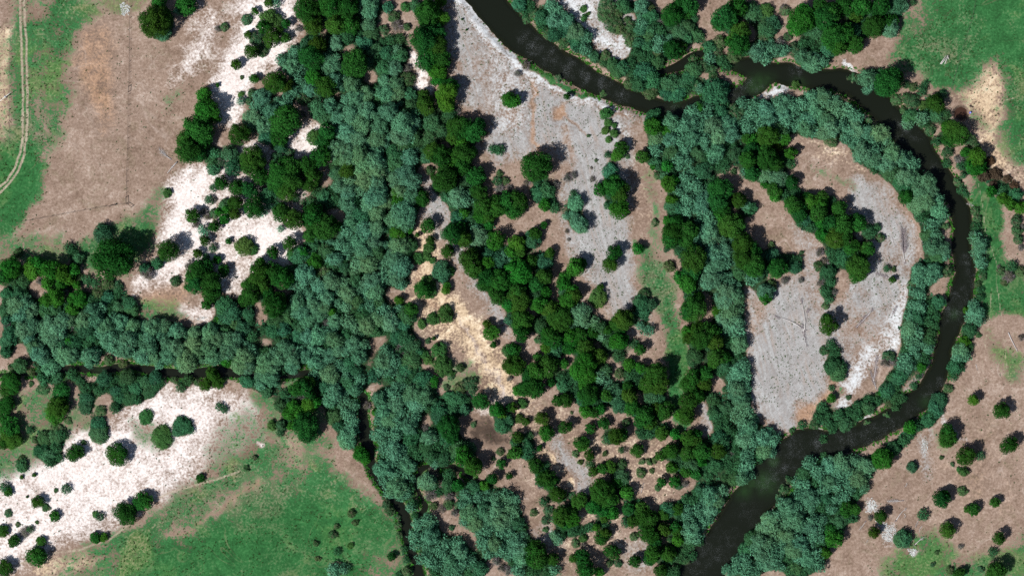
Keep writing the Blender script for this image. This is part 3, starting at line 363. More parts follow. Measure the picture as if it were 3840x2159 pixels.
    'W': '''1511,466,41 1411,738,41 1511,801,41 1500,999,41 1314,429,37 1455,421,37 1347,585,37 1515,656,37 2679,988,37 556,1304,35 1143,1029,35 1373,421,35 60,1147,34 90,1240,34 179,1222,34 209,1237,34 407,1270,34 1237,231,34 700,1356,34 1321,317,34 1306,496,34 1422,470,34 1355,462,34 1500,511,34 1355,622,34 1411,607,34 1414,689,34 1366,678,34 1541,682,34 1366,861,34 1377,988,34 1496,924,34 1478,965,34 1392,1055,34 1716,738,34 1586,1487,34 2181,1177,34 2582,466,34 2638,760,34 2661,864,34 2676,947,34 2672,1040,34 2724,1099,34 2739,1170,34 2754,1207,34 1302,1646,34 1488,1828,34 1615,2007,34 1876,1955,34 1942,2059,34 3156,1743,34 481,1274,32 942,444,32 983,362,32 1017,418,32 916,1337,32 1444,347,32 1795,887,32 1437,1356,32 1478,1520,32 2174,842,32 2884,448,32 3237,570,32 3349,577,32 3454,719,32 1477,1691,32 1436,1758,32 2955,1899,32 90,1140,30 112,1166,30 75,1181,30 119,1222,30 231,1203,30 186,1263,30 313,1199,30 358,1199,30 399,1225,30 462,1311,30 533,1337,30 574,1225,30 239,1334,30 336,1334,30 142,1319,30 987,466,30 1259,562,30 1244,1055,30 662,1304,30 722,1289,30 789,1244,30 812,1274,30 785,1304,30 797,1341,30 856,1274,30 849,1319,30 897,1367,30 1114,1136,30 1136,1170,30 1177,1143,30 1222,1117,30 1192,1259,30 1255,1274,30 1073,1304,30 1099,1341,30 1147,1334,30 1020,1378,30 1017,1419,30 1237,1404,30 1255,1472,30 1384,15,30 1478,257,30 1370,351,30 1336,366,30 1340,518,30 1414,518,30 1302,559,30 1306,596,30 1411,644,30 1306,719,30 1302,760,30 1440,760,30 1384,764,30 1537,592,30 1489,674,30 1496,715,30 1414,801,30 1325,838,30 1411,853,30 1481,823,30 1519,838,30 1347,906,30 1403,913,30 1362,943,30 1481,1036,30 1302,1102,30 1407,1095,30 1377,1218,30 1418,1196,30 1459,1207,30 1321,1289,30 1347,1337,30 1541,1475,30 1560,1520,30 1440,1539,30 1459,1569,30 1534,1598,30 2121,78,30 2159,119,30 2517,459,30 2840,198,30 3015,216,30 3049,239,30 2672,470,30 2597,518,30 2698,511,30 2739,500,30 2873,410,30 2933,388,30 3030,448,30 3026,481,30 3063,425,30 3119,481,30 2687,570,30 2918,671,30 2668,902,30 2709,943,30 2758,1110,30 2720,1136,30 2717,1199,30 2773,1293,30 2769,1397,30 2769,1457,30 2780,1505,30 2814,1602,30 2873,1095,30 3256,291,30 3215,485,30 3252,496,30 3301,500,30 3275,596,30 3331,615,30 3390,663,30 3480,685,30 3491,715,30 3439,764,30 3476,753,30 3521,786,30 3498,928,30 3536,932,30 3450,1017,30 3506,1014,30 1600,1806,30 1697,2115,30 1760,1925,30 1809,1918,30 1831,1948,30 1861,1910,30 1853,2041,30 1954,2093,30 2664,1858,30 2679,1881,30 2664,1910,30 2594,1985,30 3118,1743,30 3033,1862,30 2962,1936,30 2992,1955,30 2888,1948,30 2850,2033,30 2858,2078,30 2999,2037,30 3033,2097,30 3248,1750,30 3219,1795,30 612,125,28 347,1166,28 496,1222,28 1091,250,28 1384,45,28 1381,90,28 1489,347,28 1534,738,28 1332,1457,28 1422,1494,28 2080,78,28 2409,22,28 2461,518,28 2513,522,28 2159,760,28 2728,462,28 2937,429,28 3049,369,28 3090,358,28 3093,448,28 3093,496,28 2870,652,28 3342,108,28 3379,596,28 3424,667,28 3677,924,28 3413,1233,28 3662,1173,28 3603,1315,28 1608,1639,28 1533,1750,28 1727,2067,28 1783,1963,28 2791,1650,28 2865,1642,28 2865,1691,28 2783,1791,28 3111,1810,28 2876,1974,28 2951,2007,28 3040,1981,28 2880,2111,28 2977,2063,28 108,1266,26 257,1196,26 455,1203,26 511,1266,26 571,1337,26 559,1266,26 612,1222,26 627,1289,26 627,1334,26 269,1330,26 123,1300,26 160,1341,26 186,1375,26 1259,160,26 1166,336,26 1255,298,26 1233,395,26 1267,440,26 1270,697,26 1255,969,26 1192,1070,26 662,1240,26 730,1248,26 737,1322,26 886,1266,26 879,1300,26 931,1375,26 1151,1203,26 1196,1177,26 1211,1151,26 1252,1203,26 1151,1259,26 1270,1311,26 1058,1341,26 1095,1375,26 1177,1356,26 1233,1334,26 994,1349,26 983,1378,26 983,1416,26 1237,1501,26 1444,310,26 1485,313,26 1549,459,26 1537,507,26 1310,674,26 1347,712,26 1302,864,26 1306,932,26 1340,995,26 1455,988,26 1440,1036,26 1742,753,26 1437,1166,26 1392,1143,26 1302,1203,26 1448,1319,26 1481,1352,26 1466,1386,26 1489,1479,26 1302,1550,26 1317,1576,26 1317,1610,26 1552,1561,26 1437,1613,26 2069,22,26 2196,138,26 2547,470,26 2550,522,26 2461,562,26 2547,596,26 2256,1416,26 2870,213,26 2597,418,26 2608,444,26 2653,440,26 2627,481,26 2642,518,26 2832,392,26 2821,425,26 2802,459,26 2847,436,26 2858,474,26 2952,459,26 3011,388,26 3097,392,26 3134,414,26 3175,410,26 3157,466,26 3190,489,26 2575,607,26 2605,689,26 2582,749,26 2582,786,26 2635,797,26 2664,823,26 2720,984,26 2653,1062,26 2821,1043,26 2769,1240,26 2791,1371,26 2799,1546,26 2769,1561,26 2791,1580,26 2791,1613,26 3457,444,26 3215,440,26 3275,526,26 3275,562,26 3428,618,26 3517,749,26 3495,842,26 3491,1043,26 3662,891,26 3450,1151,26 3439,1248,26 3394,1349,26 1251,2138,26 1481,1631,26 1466,1843,26 1604,1948,26 1556,2011,26 1596,2033,26 1667,2037,26 1652,2067,26 1611,2100,26 1716,2037,26 1738,2108,26 1831,1985,26 1883,1996,26 1861,1866,26 1898,1858,26 1909,1899,26 1812,2037,26 1876,2063,26 1942,2141,26 2821,1657,26 2895,1650,26 2802,1706,26 2806,1739,26 2623,1910,26 2582,1936,26 2634,1955,26 2608,2015,26 3037,1735,26 3066,1769,26 3141,1776,26 3141,1821,26 2999,1858,26 2984,1899,26 2951,1963,26 2906,1977,26 3048,1951,26 2880,2044,26 2836,2059,26 2888,2074,26 2768,2108,26 2806,2119,26 3014,2063,26 3063,2082,26 3070,2119,26 2088,41,24 2914,186,24 2974,395,24 3409,459,24 3681,984,24 1477,1780,24 377,1155,22 377,1248,22 425,1192,22 444,1229,22 489,1315,22 597,1252,22 213,1322,22 358,1322,22 336,1360,22 421,1304,22 1054,224,22 1080,358,22 1121,291,22 1069,388,22 1270,496,22 979,790,22 1129,1062,22 1095,1062,22 1274,917,22 674,1363,22 942,1311,22 1110,1170,22 1170,1114,22 1222,1244,22 1117,1315,22 1173,1311,22 1028,1326,22 976,1442,22 1181,1404,22 1270,1371,22 1302,373,22 1418,570,22 1295,1062,22 1504,1066,22 1299,1147,22 1381,1091,22 1328,1218,22 1362,1293,22 1295,1315,22 1295,1378,22 1429,1390,22 1302,1416,22 1351,1423,22 1526,1501,22 1504,1542,22 1425,1572,22 1489,1576,22 1325,1520,22 1489,1617,22 2196,186,22 2405,90,22 2472,153,22 2547,715,22 2166,1199,22 2196,1211,22 2230,1207,22 2855,175,22 2940,190,22 3090,231,22 3056,216,22 2657,403,22 2784,388,22 2802,485,22 2907,477,22 3049,395,22 3000,462,22 3138,380,22 3194,429,22 3052,492,22 3175,518,22 2571,559,22 2676,592,22 2571,663,22 2623,712,22 2799,648,22 2709,1036,22 2698,1117,22 2769,1162,22 2728,1240,22 2750,1416,22 2799,1408,22 2799,1449,22 3386,22,22 3267,317,22 3219,522,22 3323,522,22 3222,588,22 3293,615,22 3536,809,22 3513,883,22 3442,1047,22 3662,947,22 3431,1091,22 3450,1102,22 3424,1147,22 3413,1184,22 3401,1252,22 3413,1281,22 3428,1311,22 3413,1367,22 3383,1371,22 3655,1147,22 3644,1192,22 3674,1199,22 3592,1337,22 3621,1334,22 1295,1631,22 1407,1631,22 1440,1687,22 1503,1687,22 1466,1735,22 1440,1802,22 1518,1780,22 1507,1858,22 1567,1966,22 1559,2044,22 1582,2093,22 1637,2119,22 1675,2100,22 1738,1892,22 1742,1955,22 1913,1944,22 1794,1866,22 1909,1992,22 1831,2074,22 1909,2082,22 1712,2149,22 1675,2141,22 2080,2138,22 1935,2022,22 1927,1873,22 1931,1918,22 2806,1631,22 2891,1694,22 2791,1758,22 2642,1881,22 2709,1840,22 2657,1944,22 2582,2015,22 2992,1810,22 3018,1817,22 3074,1788,22 3189,1728,22 3189,1773,22 3096,1832,22 3178,1806,22 3189,1836,22 3055,1877,22 3029,1881,22 3141,1869,22 3163,1866,22 3118,1907,22 2992,1981,22 2858,1981,22 2910,1936,22 2932,2026,22 2977,2015,22 3070,1977,22 3044,2015,22 3074,2015,22 2910,2111,22 2854,2115,22 2791,2093,22 2757,2138,22 2798,2149,22 2731,2141,22 2992,2089,22 3211,1728,22 3248,1776,22 3241,1828,22 957,399,21 1102,190,21 1106,343,21 763,864,21 1783,861,21 2435,1239,21 2661,216,21 597,1363,19 672,37,19 1270,1136,19 1199,1319,19 1489,186,19 1888,961,19 1459,1472,19 1295,1501,19 2468,183,19 2256,1259,19 2817,67,19 2881,179,19 3026,242,19 2799,771,19 2709,902,19 2605,902,19 2739,1062,19 2746,1453,19 2799,1494,19 2758,1542,19 2829,1576,19 2884,1617,19 3405,585,19 3413,637,19 3517,831,19 3543,961,19 3454,1073,19 3439,1278,19 3483,1308,19 1436,1657,19 1526,1851,19 1541,1903,19 1630,1735,19 1626,1963,19 1623,2059,19 1768,2100,19 1760,1877,19 1742,1851,19 1909,2052,19 1291,2134,19 2080,2007,19 2091,2026,19 1961,2007,19 2910,1639,19 2813,1780,19 2698,1881,19 2579,1910,19 2932,1881,19 3085,1948,19 2910,2063,19 2836,2149,19 1035,9,17 2625,332,17 3252,336,17 903,380,16 1496,1155,15 2123,809,15 2401,1222,15 1824,1840,15 1052,857,13''',
}

# ------------------------------------------------------------------ mesh helpers
def mesh_np(name, V, F, mat, attr=None, smooth_f=False):
    """V (n,3), F (m,k) -> mesh, k = 3 or 4"""
    V = np.asarray(V, np.float32); F = np.asarray(F, np.int32); me = bpy.data.meshes.new(name)
    me.vertices.add(len(V)); me.vertices.foreach_set('co', V.ravel())
    k = F.shape[1]
    me.loops.add(F.size); me.loops.foreach_set('vertex_index', F.ravel())
    me.polygons.add(len(F)); me.polygons.foreach_set('loop_start', np.arange(0, F.size, k, dtype=np.int32))
    me.update(calc_edges=True); me.materials.append(mat)
    if smooth_f: me.polygons.foreach_set('use_smooth', np.ones(len(F), bool))
    if attr is not None:
        for an, (typ, data) in attr.items():
            a = me.attributes.new(an, typ, 'POINT')
            a.data.foreach_set('value' if typ == 'FLOAT' else 'color', np.asarray(data, np.float32).ravel())
    return me
def add(name, me, parent=None, loc=(0, 0, 0), rz=0.0, sc=None, **props):
    o = bpy.data.objects.new(name, me); COL.objects.link(o)
    if parent is not None: o.parent = parent
    o.location = loc
    if rz: o.rotation_euler = (0, 0, rz)
    if sc is not None: o.scale = sc
    for k, v in props.items(): o[k] = v
    return o
def empty(name, loc, rz=0.0, sc=None, **props):
    o = add(name, None, None, loc, rz, sc, **props); o.empty_display_size = .5
    return o
def tube(pts, radii, sides=6):
    """tapered tube along points; returns V, F(4)"""
    pts = np.asarray(pts, float); n = len(pts); V = []; F = []
    for i in range(n):
        d = pts[min(i + 1, n - 1)] - pts[max(i - 1, 0)]; d = d / (np.linalg.norm(d) + 1e-9)
        u = np.cross(d, (0, 0, 1.0)) if abs(d[2]) < .9 else np.cross(d, (1.0, 0, 0)); u /= np.linalg.norm(u); v = np.cross(d, u)
        for k in range(sides):
            a = 2 * math.pi * k / sides; V.append(pts[i] + radii[i] * (math.cos(a) * u + math.sin(a) * v))
    for i in range(n - 1):
        for k in range(sides):
            F.append((i * sides + k, i * sides + (k + 1) % sides, (i + 1) * sides + (k + 1) % sides, (i + 1) * sides + k))
    b = len(V); V.append(pts[0]); V.append(pts[-1])
    for k in range(0, sides):
        F.append((b, (k + 1) % sides, k, b) if False else (b, (k + 1) % sides, k, k))
        F.append((b + 1, (n - 1) * sides + k, (n - 1) * sides + (k + 1) % sides, (n - 1) * sides + (k + 1) % sides))
    return V, F
def join(parts):
    V = []; F = []; b = 0
    for v, f in parts:
        V += list(v); F += [tuple(i + b for i in q) for q in f]; b += len(v)
    return V, F
def poly_mesh(name, VF, mat, smooth_f=True):
    V, F = VF; me = bpy.data.meshes.new(name)
    F2 = []
    for q in F:
        s = []
        for i in q:
            if i not in s: s.append(i)
        if len(s) > 2: F2.append(s)
    me.from_pydata([tuple(v) for v in V], [], F2); me.materials.append(mat)
    if smooth_f: me.polygons.foreach_set('use_smooth', np.ones(len(me.polygons), bool))
    return me

# ------------------------------------------------------------------ trees table
KEYS = []
for k, s in TREES.items():
    for t in s.split():
        x, y, r = t.split(','); KEYS.append((k, float(x), float(y), float(r)))
HR = {'C': 2.25, 'B': 2.15, 'D': 2.3, 'W': 1.8, 'V': 1.3, 'S': .95, 'O': 1.05, 'G': 1.0, 'R': .8}   # height / crown radius
TX = X([t[1] for t in KEYS]); TY = Y([t[2] for t in KEYS]); TR = np.array([t[3] * {'W': 1.22, 'V': 1.18, 'C': 1.24, 'B': 1.2, 'D': 1.32, 'S': 1.2, 'O': 1.14}.get(t[0], 1.04) for t in KEYS]) * MPP
HH = np.array([HR[t[0]] for t in KEYS]) * TR
TX = TX * (1 - .62 * HH / CAM_H); TY = TY * (1 - .62 * HH / CAM_H)      # crowns stand above the ground plane

# ------------------------------------------------------------------ the ground sheet
STEP = .5
gx = np.arange(-201, 201.01, STEP); gy = np.arange(-116, 116.01, STEP)
GX, GY = np.meshgrid(gx, gy)                     # rows = y
nx, ny = len(gx), len(gy)
WD = water_d(GX, GY)
GZ = terrain_z(GX, GY, WD)
wpx = GX + (fbm(GX, GY, 9, 31) - .5) * 7 + (fbm(GX, GY, 2.5, 37) - .5) * 2.2
wpy = GY + (fbm(GX, GY, 9, 41) - .5) * 7 + (fbm(GX, GY, 2.5, 47) - .5) * 2.2
CLS = ['grass', 'straw', 'sand', 'gravel', 'floor', 'mud', 'orange', 'bright', 'track', 'lush', 'depth', 'fence']
WT = {c: np.zeros(GX.shape) for c in CLS}
def paint(cls, a, lush=0.0, w=(slice(None), slice(None))):
    for c in CLS:
        if c in ('track', 'depth', 'fence'): continue
        WT[c][w] *= (1 - a)
    if cls != 'soil': WT[cls][w] += a
    if cls == 'grass' and lush: WT['lush'][w] += a * lush
def window(p, pad):
    lo = p.min(0) - pad; hi = p.max(0) + pad
    j0, j1 = np.searchsorted(gx, lo[0]), np.searchsorted(gx, hi[0]); i0, i1 = np.searchsorted(gy, lo[1]), np.searchsorted(gy, hi[1])
    return (slice(i0, i1), slice(j0, j1)) if j1 > j0 and i1 > i0 else None
def area(cls, pts, soft=2.5, amt=1.0, lush=0.0, metres=False):
    p = pts if metres else dsp(pts)
    if cls in ('gravel', 'bright', 'straw', 'sand', 'soil'): soft = soft * 1.7
    w = window(p, soft + 6)
    if w is None: return
    sx = wpx[w]; sy = wpy[w]
    d = seg_dist(sx, sy, p, True); d = np.where(inside(sx, sy, p), -d, d)
    paint(cls, smooth(soft, -soft, d) * amt, lush, w)
JIT = (fbm(GX, GY, 4, 77) - .5) * .6
def strip(cls, pts, hw, soft=1.0, amt=1.0, lush=0.0, metres=False):
    p = pts if metres else dsp(pts)
    w = window(p, hw + soft + 6)
    if w is None: return
    d = seg_dist(wpx[w], wpy[w], p) if cls not in ('track', 'fence') else seg_dist(GX[w] + JIT[w], GY[w], p)
    a = smooth(hw + soft, hw - soft, d) * amt
    if cls in ('track', 'fence'): WT[cls][w] = np.maximum(WT[cls][w], a)
    else: paint(cls, a, lush, w)

# left grazing land
area('grass', [(20,90),(60,-20),(185,-20),(240,10),(245,40),(185,115),(172,200),(166,260),(160,305),(164,335),(105,400),(78,495),(40,570),(-20,600),(-20,100)], 4.5, .97)
area('soil', [(60,60),(170,60),(170,330),(90,420),(60,330)], 8, .24)
area('soil', [(70,180),(110,180),(115,330),(80,330)], 6, .3)
area('straw', [(-20,100),(36,60),(36,300),(22,420),(-20,430)], 1.5, .62)
area('grass', [(-20,380),(60,350),(110,400),(80,490),(40,560),(-20,590)], 5, .9, .8)
area('soil', [(60,-20),(125,-20),(110,40),(60,60)], 2, .6)
area('grass', [(230,-20),(390,-20),(350,30),(270,30)], 3, .55)
area('orange', [(205,60),(270,60),(300,140),(290,320),(250,330),(210,240),(195,160)], 5, .55)
area('grass', [(-20,600),(150,585),(170,660),(90,665),(-20,660)], 4, .62)
area('grass', [(170,640),(260,575),(330,560),(400,470),(430,480),(420,560),(380,640),(330,700),(240,690),(190,680)], 4, .92)
area('straw', [(380,480),(430,490),(425,560),(400,600),(375,540)], 3, .3)
area('grass', [(405,230),(470,190),(480,230),(430,270),(410,320),(400,280)], 3, .35)
area('grass', [(330,760),(440,740),(520,800),(380,812),(330,790)], 3, .8)
area('mud', [(390,790),(510,770),(520,805),(420,806)], 3, .35)
# white sand flats, left
area('sand', [(600,20),(660,-20),(745,-20),(752,90),(742,140),(700,175),(650,190),(620,215),(590,300),(545,300),(540,220),(560,150),(600,100)], 3, .95)
area('sand', [(500,20),(560,30),(520,140),(470,190),(440,190),(480,100)], 5, .55)
area('sand', [(760,320),(845,300),(850,330),(770,378),(745,370)], 2)
area('sand', [(430,470),(510,430),(540,470),(505,510),(470,560),(450,610),(415,620),(420,560)], 3.5, .9)
area('sand', [(455,600),(560,590),(640,545),(720,560),(745,600),(720,640),(655,650),(600,605),(560,660),(600,700),(570,740),(540,680),(480,650)], 3, .95)
area('sand', [(430,470),(520,400),(640,340),(860,310),(830,400),(760,490),(760,600),(790,640),(690,700),(560,720),(430,700)], 5, .6)
area('orange', [(500,590),(580,590),(600,620),(640,690),(560,700),(540,640)], 4, .35)
area('sand', [(350,690),(430,640),(470,660),(440,720),(340,745)], 3.5, .75)
area('orange', [(380,720),(470,690),(500,760),(430,775),(350,760)], 4, .5)
area('sand', [(455,770),(520,760),(540,810),(510,815)], 2, .7)
area('sand', [(1020,100),(1045,130),(1062,200),(1070,222),(1040,220),(1030,160)], 1.5)
# pale flat, lower left
area('sand', [(-20,1180),(50,1110),(140,1060),(280,1060),(330,1000),(400,975),(470,985),(560,1000),(640,1020),(600,1060),(540,1090),(470,1150),(380,1220),(300,1290),(240,1330),(110,1395),(-20,1430)], 4, .8)
area('sand', [(420,985),(560,1000),(660,1010),(720,1060),(660,1130),(560,1190),(430,1270),(330,1320),(240,1350),(330,1270),(430,1180),(520,1110),(560,1060),(440,1030)], 6, .5)
area('grass', [(560,1040),(700,1000),(720,1080),(620,1150),(480,1230),(430,1240),(520,1150)], 7, .45)
area('grass', [(40,980),(190,970),(270,1010),(250,1060),(180,1090),(120,1160),(40,1200),(-20,1220),(-20,1000)], 4, .6)
area('grass', [(320,1040),(400,1060),(440,1110),(380,1130),(330,1110)], 4, .5)
# lower-left meadow
area('grass', [(100,1470),(160,1395),(320,1322),(430,1250),(560,1180),(700,1100),(700,1010),(640,990),(660,960),(800,970),(810,1080),(850,1180),(930,1230),(1000,1310),(1030,1400),(1050,1470)], 5, .9)
area('straw', [(80,1470),(110,1400),(230,1380),(330,1410),(250,1470)], 6, .4)
area('straw', [(700,1090),(760,1080),(790,1130),(760,1200),(720,1160)], 5, .5)
area('straw', [(420,1300),(540,1230),(660,1180),(740,1190),(690,1240),(540,1300),(430,1350)], 6, .35)
area('orange', [(420,1345),(560,1270),(660,1205),(670,1220),(560,1290),(430,1365)], 2.5, .6)
area('grass', [(330,1470),(400,1400),(560,1310),(700,1270),(860,1250),(950,1290),(1020,1400),(1040,1470)], 7, .95, .75)
area('soil', [(800,1130),(850,1090),(890,1150),(960,1220),(930,1240),(880,1180)], 3, .85)
area('soil', [(930,1390),(1010,1370),(1010,1470),(930,1470)], 5, .5)
area('sand', [(652,1118),(672,1118),(672,1126),(655,1130)], .8)
# gravel bars of the old channel, centre
area('gravel', [(1120,-20),(1180,-20),(1235,95),(1330,180),(1450,232),(1540,275),(1625,292),(1605,330),(1600,480),(1575,560),(1600,700),(1625,830),(1560,835),(1520,720),(1440,660),(1400,540),(1440,430),(1370,360),(1310,400),(1250,410),(1200,360),(1240,300),(1170,260),(1130,150)], 3, .95)
area('orange', [(1170,90),(1200,60),(1215,200),(1190,240)], 6, .3)
area('soil', [(1190,120),(1260,180),(1270,260),(1220,250)], 7, .3)
strip('orange', [(1333,200),(1340,250),(1345,330),(1355,400)], 1.2, 1.0, .75)
area('orange', [(1395,255),(1432,248),(1440,275),(1420,295),(1395,285)], 1.5, .8)
strip('orange', [(1432,280),(1460,320),(1480,350)], .8, .8, .6)
area('orange', [(1405,310),(1428,305),(1435,350),(1450,420),(1425,400),(1410,360)], 2, .6)
area('bright', [(1125,-20),(1185,-20),(1240,85),(1335,172),(1455,225),(1560,275),(1600,300),(1540,290),(1440,240),(1320,190),(1225,105),(1160,30)], 1.2, .8)
area('bright', [(1235,130),(1290,170),(1330,200),(1320,320),(1280,340),(1240,330),(1225,250)], 6, .4)
area('soil', [(1570,290),(1620,300),(1610,420),(1650,480),(1700,640),(1720,830),(1690,900),(1650,850),(1600,640),(1570,520)], 4, .75)
area('straw', [(1590,360),(1620,380),(1640,470),(1650,600),(1610,560)], 4, .35)
area('grass', [(1595,590),(1640,640),(1690,720),(1720,850),(1725,900),(1690,900),(1660,820),(1620,740),(1600,660)], 3, .8)
area('grass', [(1695,830),(1740,840),(1742,960),(1725,1070),(1690,1090),(1688,930)], 2.5, 1, .7)
area('grass', [(1600,420),(1640,430),(1690,640),(1680,800),(1640,640)], 4, .4)
area('gravel', [(1400,180),(1440,220),(1420,240)], 2, .3)
strip('grass', [(1280,100),(1330,165),(1400,205),(1470,235),(1500,248)], .9, .8, .9, .8)
area('soil', [(1180,440),(1300,430),(1400,500),(1400,560),(1330,600),(1210,560)], 4, .6)
# tan sand strip
area('gravel', [(1065,430),(1130,470),(1150,560),(1180,640),(1230,720),(1300,800),(1290,860),(1220,760),(1120,620),(1060,560)], 3, .8)
area('straw', [(1020,560),(1080,560),(1110,680),(1150,760),(1230,820),(1265,900),(1285,990),(1330,1010),(1300,1050),(1240,1050),(1200,1020),(1180,960),(1080,830),(1030,760)], 3.5, .62)
strip('straw', [(1045,600),(1080,690),(1120,760),(1180,830),(1225,900),(1255,960),(1290,1010)], 2.2, 2.5, .9)
strip('sand', [(1150,800),(1200,860),(1235,930),(1260,990)], .8, 1.5, .6)
strip('orange', [(1040,640),(1075,740),(1130,800)], 2.0, 2.5, .5)
area('sand', [(1180,990),(1300,985),(1320,1030),(1210,1040)], 3, .55)
area('soil', [(1090,900),(1160,880),(1200,960),(1180,1010),(1100,990)], 3, .5)
area('grass', [(1090,910),(1200,900),(1230,960),(1150,1000),(1100,970)], 4, .5)
area('mud', [(1165,1055),(1230,1050),(1300,1095),(1300,1120),(1240,1110),(1170,1100)], 3, .85)
# dry shrubland, lower centre
area('straw', [(1290,1010),(1420,1010),(1500,1060),(1640,1060),(1720,1090),(1710,1250),(1700,1400),(1400,1440),(1330,1250),(1290,1140)], 6, .25)
area('gravel', [(1380,1090),(1420,1090),(1470,1180),(1500,1240),(1470,1240),(1410,1170)], 2.5, .85)
area('gravel', [(1340,1330),(1400,1330),(1420,1420),(1350,1400)], 4, .5)
area('gravel', [(1560,1340),(1680,1340),(1680,1430),(1600,1430)], 5, .5)
strip('straw', [(1340,1120),(1400,1170),(1440,1220)], .8, .8, .6)
# inside of the bend
area('gravel', [(1745,1000),(1780,990),(1790,1070),(1760,1100)], 2, .9)
area('gravel', [(1875,730),(1940,720),(2000,690),(2060,780),(2095,900),(2080,970),(2010,1075),(1950,1085),(1895,1050),(1885,930)], 3, .95)
area('gravel', [(1960,540),(2010,560),(2050,640),(2060,740),(2000,720),(1990,640)], 4, .8)
area('gravel', [(2140,440),(2230,455),(2300,540),(2320,620),(2300,700),(2260,830),(2180,900),(2100,960),(2080,900),(2060,760),(2120,760),(2180,640),(2130,520)], 3, .9)
area('bright', [(2275,730),(2290,760),(2260,850),(2200,900),(2160,950),(2130,1010),(2200,1060),(2280,1010),(2310,960),(2290,1000),(2200,1080),(2080,1085),(2050,1060),(2130,1000),(2110,950),(2180,880),(2240,800)], 2.5, .85)
area('orange', [(1885,740),(1915,720),(1950,720),(1930,780),(1905,860),(1890,900)], 3, .55)
area('orange', [(1990,1070),(2000,1020),(2060,980),(2100,930),(2110,950),(2060,1030),(2010,1080)], 3, .8)
area('soil', [(1840,430),(1920,460),(2000,560),(2020,660),(1990,720),(1950,640),(1880,500)], 3, .9)
area('soil', [(2000,340),(2100,360),(2200,420),(2280,490),(2240,510),(2160,440),(2060,430),(1990,380)], 4, .9)
area('straw', [(2010,345),(2110,375),(2190,430),(2150,430),(2060,390)], 4, .35)
area('grass', [(1990,380),(2080,420),(2150,480),(2120,490),(2040,430)], 3, .4)
area('orange', [(2260,490),(2330,560),(2320,640),(2270,580)], 4, .6)
area('soil', [(2080,740),(2160,760),(2230,850),(2160,900),(2100,880)], 5, .6)
area('soil', [(2210,590),(2290,600),(2280,680),(2230,700)], 4, .5)
strip('grass', [(2090,1085),(2200,1075),(2250,1055)], 1.2, 1.0, .8, .4)
area('grass', [(2020,1070),(2090,1020),(2110,960),(2120,980),(2090,1050),(2050,1085)], 2, .55)
area('gravel', [(2330,880),(2360,860),(2340,960),(2300,990),(2240,1010),(2290,960)], 2, .7)
# top, between the channels
area('gravel', [(1380,-20),(1620,-20),(1600,110),(1580,150),(1520,140),(1440,70)], 3, .85)
area('bright', [(1400,-20),(1520,-20),(1490,60),(1560,110),(1590,130),(1570,150),(1510,135),(1440,60)], 3, .75)
area('straw', [(1600,20),(1660,30),(1650,100),(1610,90)], 3, .4)
area('bright', [(1560,325),(1580,330),(1600,380),(1580,370)], 1.5, .5)
area('bright', [(1945,220),(1975,212),(1985,225),(1950,236),(1900,250)], 1.2, .9)
strip('bright', [(2115,152),(2150,175),(2185,190)], 1.0, .8, .9)
# right meadows
area('grass', [(2245,60),(2310,-20),(2600,-20),(2600,420),(2560,420),(2500,360),(2430,300),(2390,240),(2330,210),(2290,180),(2250,190),(2220,160),(2250,110)], 4, .95, .3)
area('soil', [(2140,150),(2230,110),(2260,160),(2220,200),(2150,180)], 4, .75)
area('soil', [(2285,210),(2310,160),(2325,190),(2325,240),(2300,260)], 3, .85)
area('soil', [(2270,-20),(2340,-20),(2310,60),(2280,50)], 5, .5)
area('straw', [(2390,240),(2450,215),(2490,165),(2510,150),(2520,210),(2520,290),(2530,400),(2510,430),(2480,380),(2470,330),(2450,290),(2420,260)], 4, .85)
area('grass', [(2420,-20),(2600,-20),(2600,200),(2540,180),(2480,120)], 6, .8, .6)
area('straw', [(2540,380),(2600,430),(2600,500),(2530,440)], 5, .4)
area('soil', [(2375,270),(2395,250),(2425,260),(2440,300),(2410,315),(2385,300)], 2, .85)
area('grass', [(2440,420),(2480,440),(2520,520),(2540,640),(2600,700),(2600,800),(2540,790),(2480,830),(2450,800),(2445,640),(2430,500)], 3, .95, .8)
area('soil', [(2440,800),(2500,790),(2600,800),(2600,1470),(2100,1470),(2160,1340),(2215,1180),(2300,1110),(2390,990),(2420,900)], 3, 1)
area('grass', [(2490,830),(2520,870),(2575,900),(2575,960),(2540,960),(2500,880)], 4, .75)
area('orange', [(2300,1120),(2600,1020),(2600,1330),(2330,1330)], 20, .18)
area('grass', [(2330,1080),(2400,1090),(2410,1130),(2360,1130)], 4, .4)
area('gravel', [(2305,1095),(2330,1090),(2335,1150),(2320,1200),(2305,1160)], 3, .75)
area('bright', [(2360,1030),(2375,1060),(2410,1100),(2430,1110),(2400,1115),(2370,1080)], 1.6, .6)
area('grass', [(2215,1470),(2230,1400),(2280,1345),(2350,1335),(2400,1390),(2450,1400),(2530,1370),(2600,1320),(2600,1470)], 6, .8, .4)
area('bright', tile(5, 3, [(190,650),(240,740),(240,800),(130,800),(140,720)]), 1.2, .45, metres=True)
area('bright', tile(5, 3, [(220,900),(380,920),(450,1000),(400,1080),(330,1110),(280,1050),(280,960)]), 1.5, .45, metres=True)
area('bright', tile(5, 3, [(540,1160),(640,1180),(600,1250),(560,1210)]), 1.0, .7, metres=True)
area('straw', tile(0, 3, [(380,1370),(700,1330),(850,1240),(900,1290),(700,1400),(400,1448)]), 3, .4, metres=True)
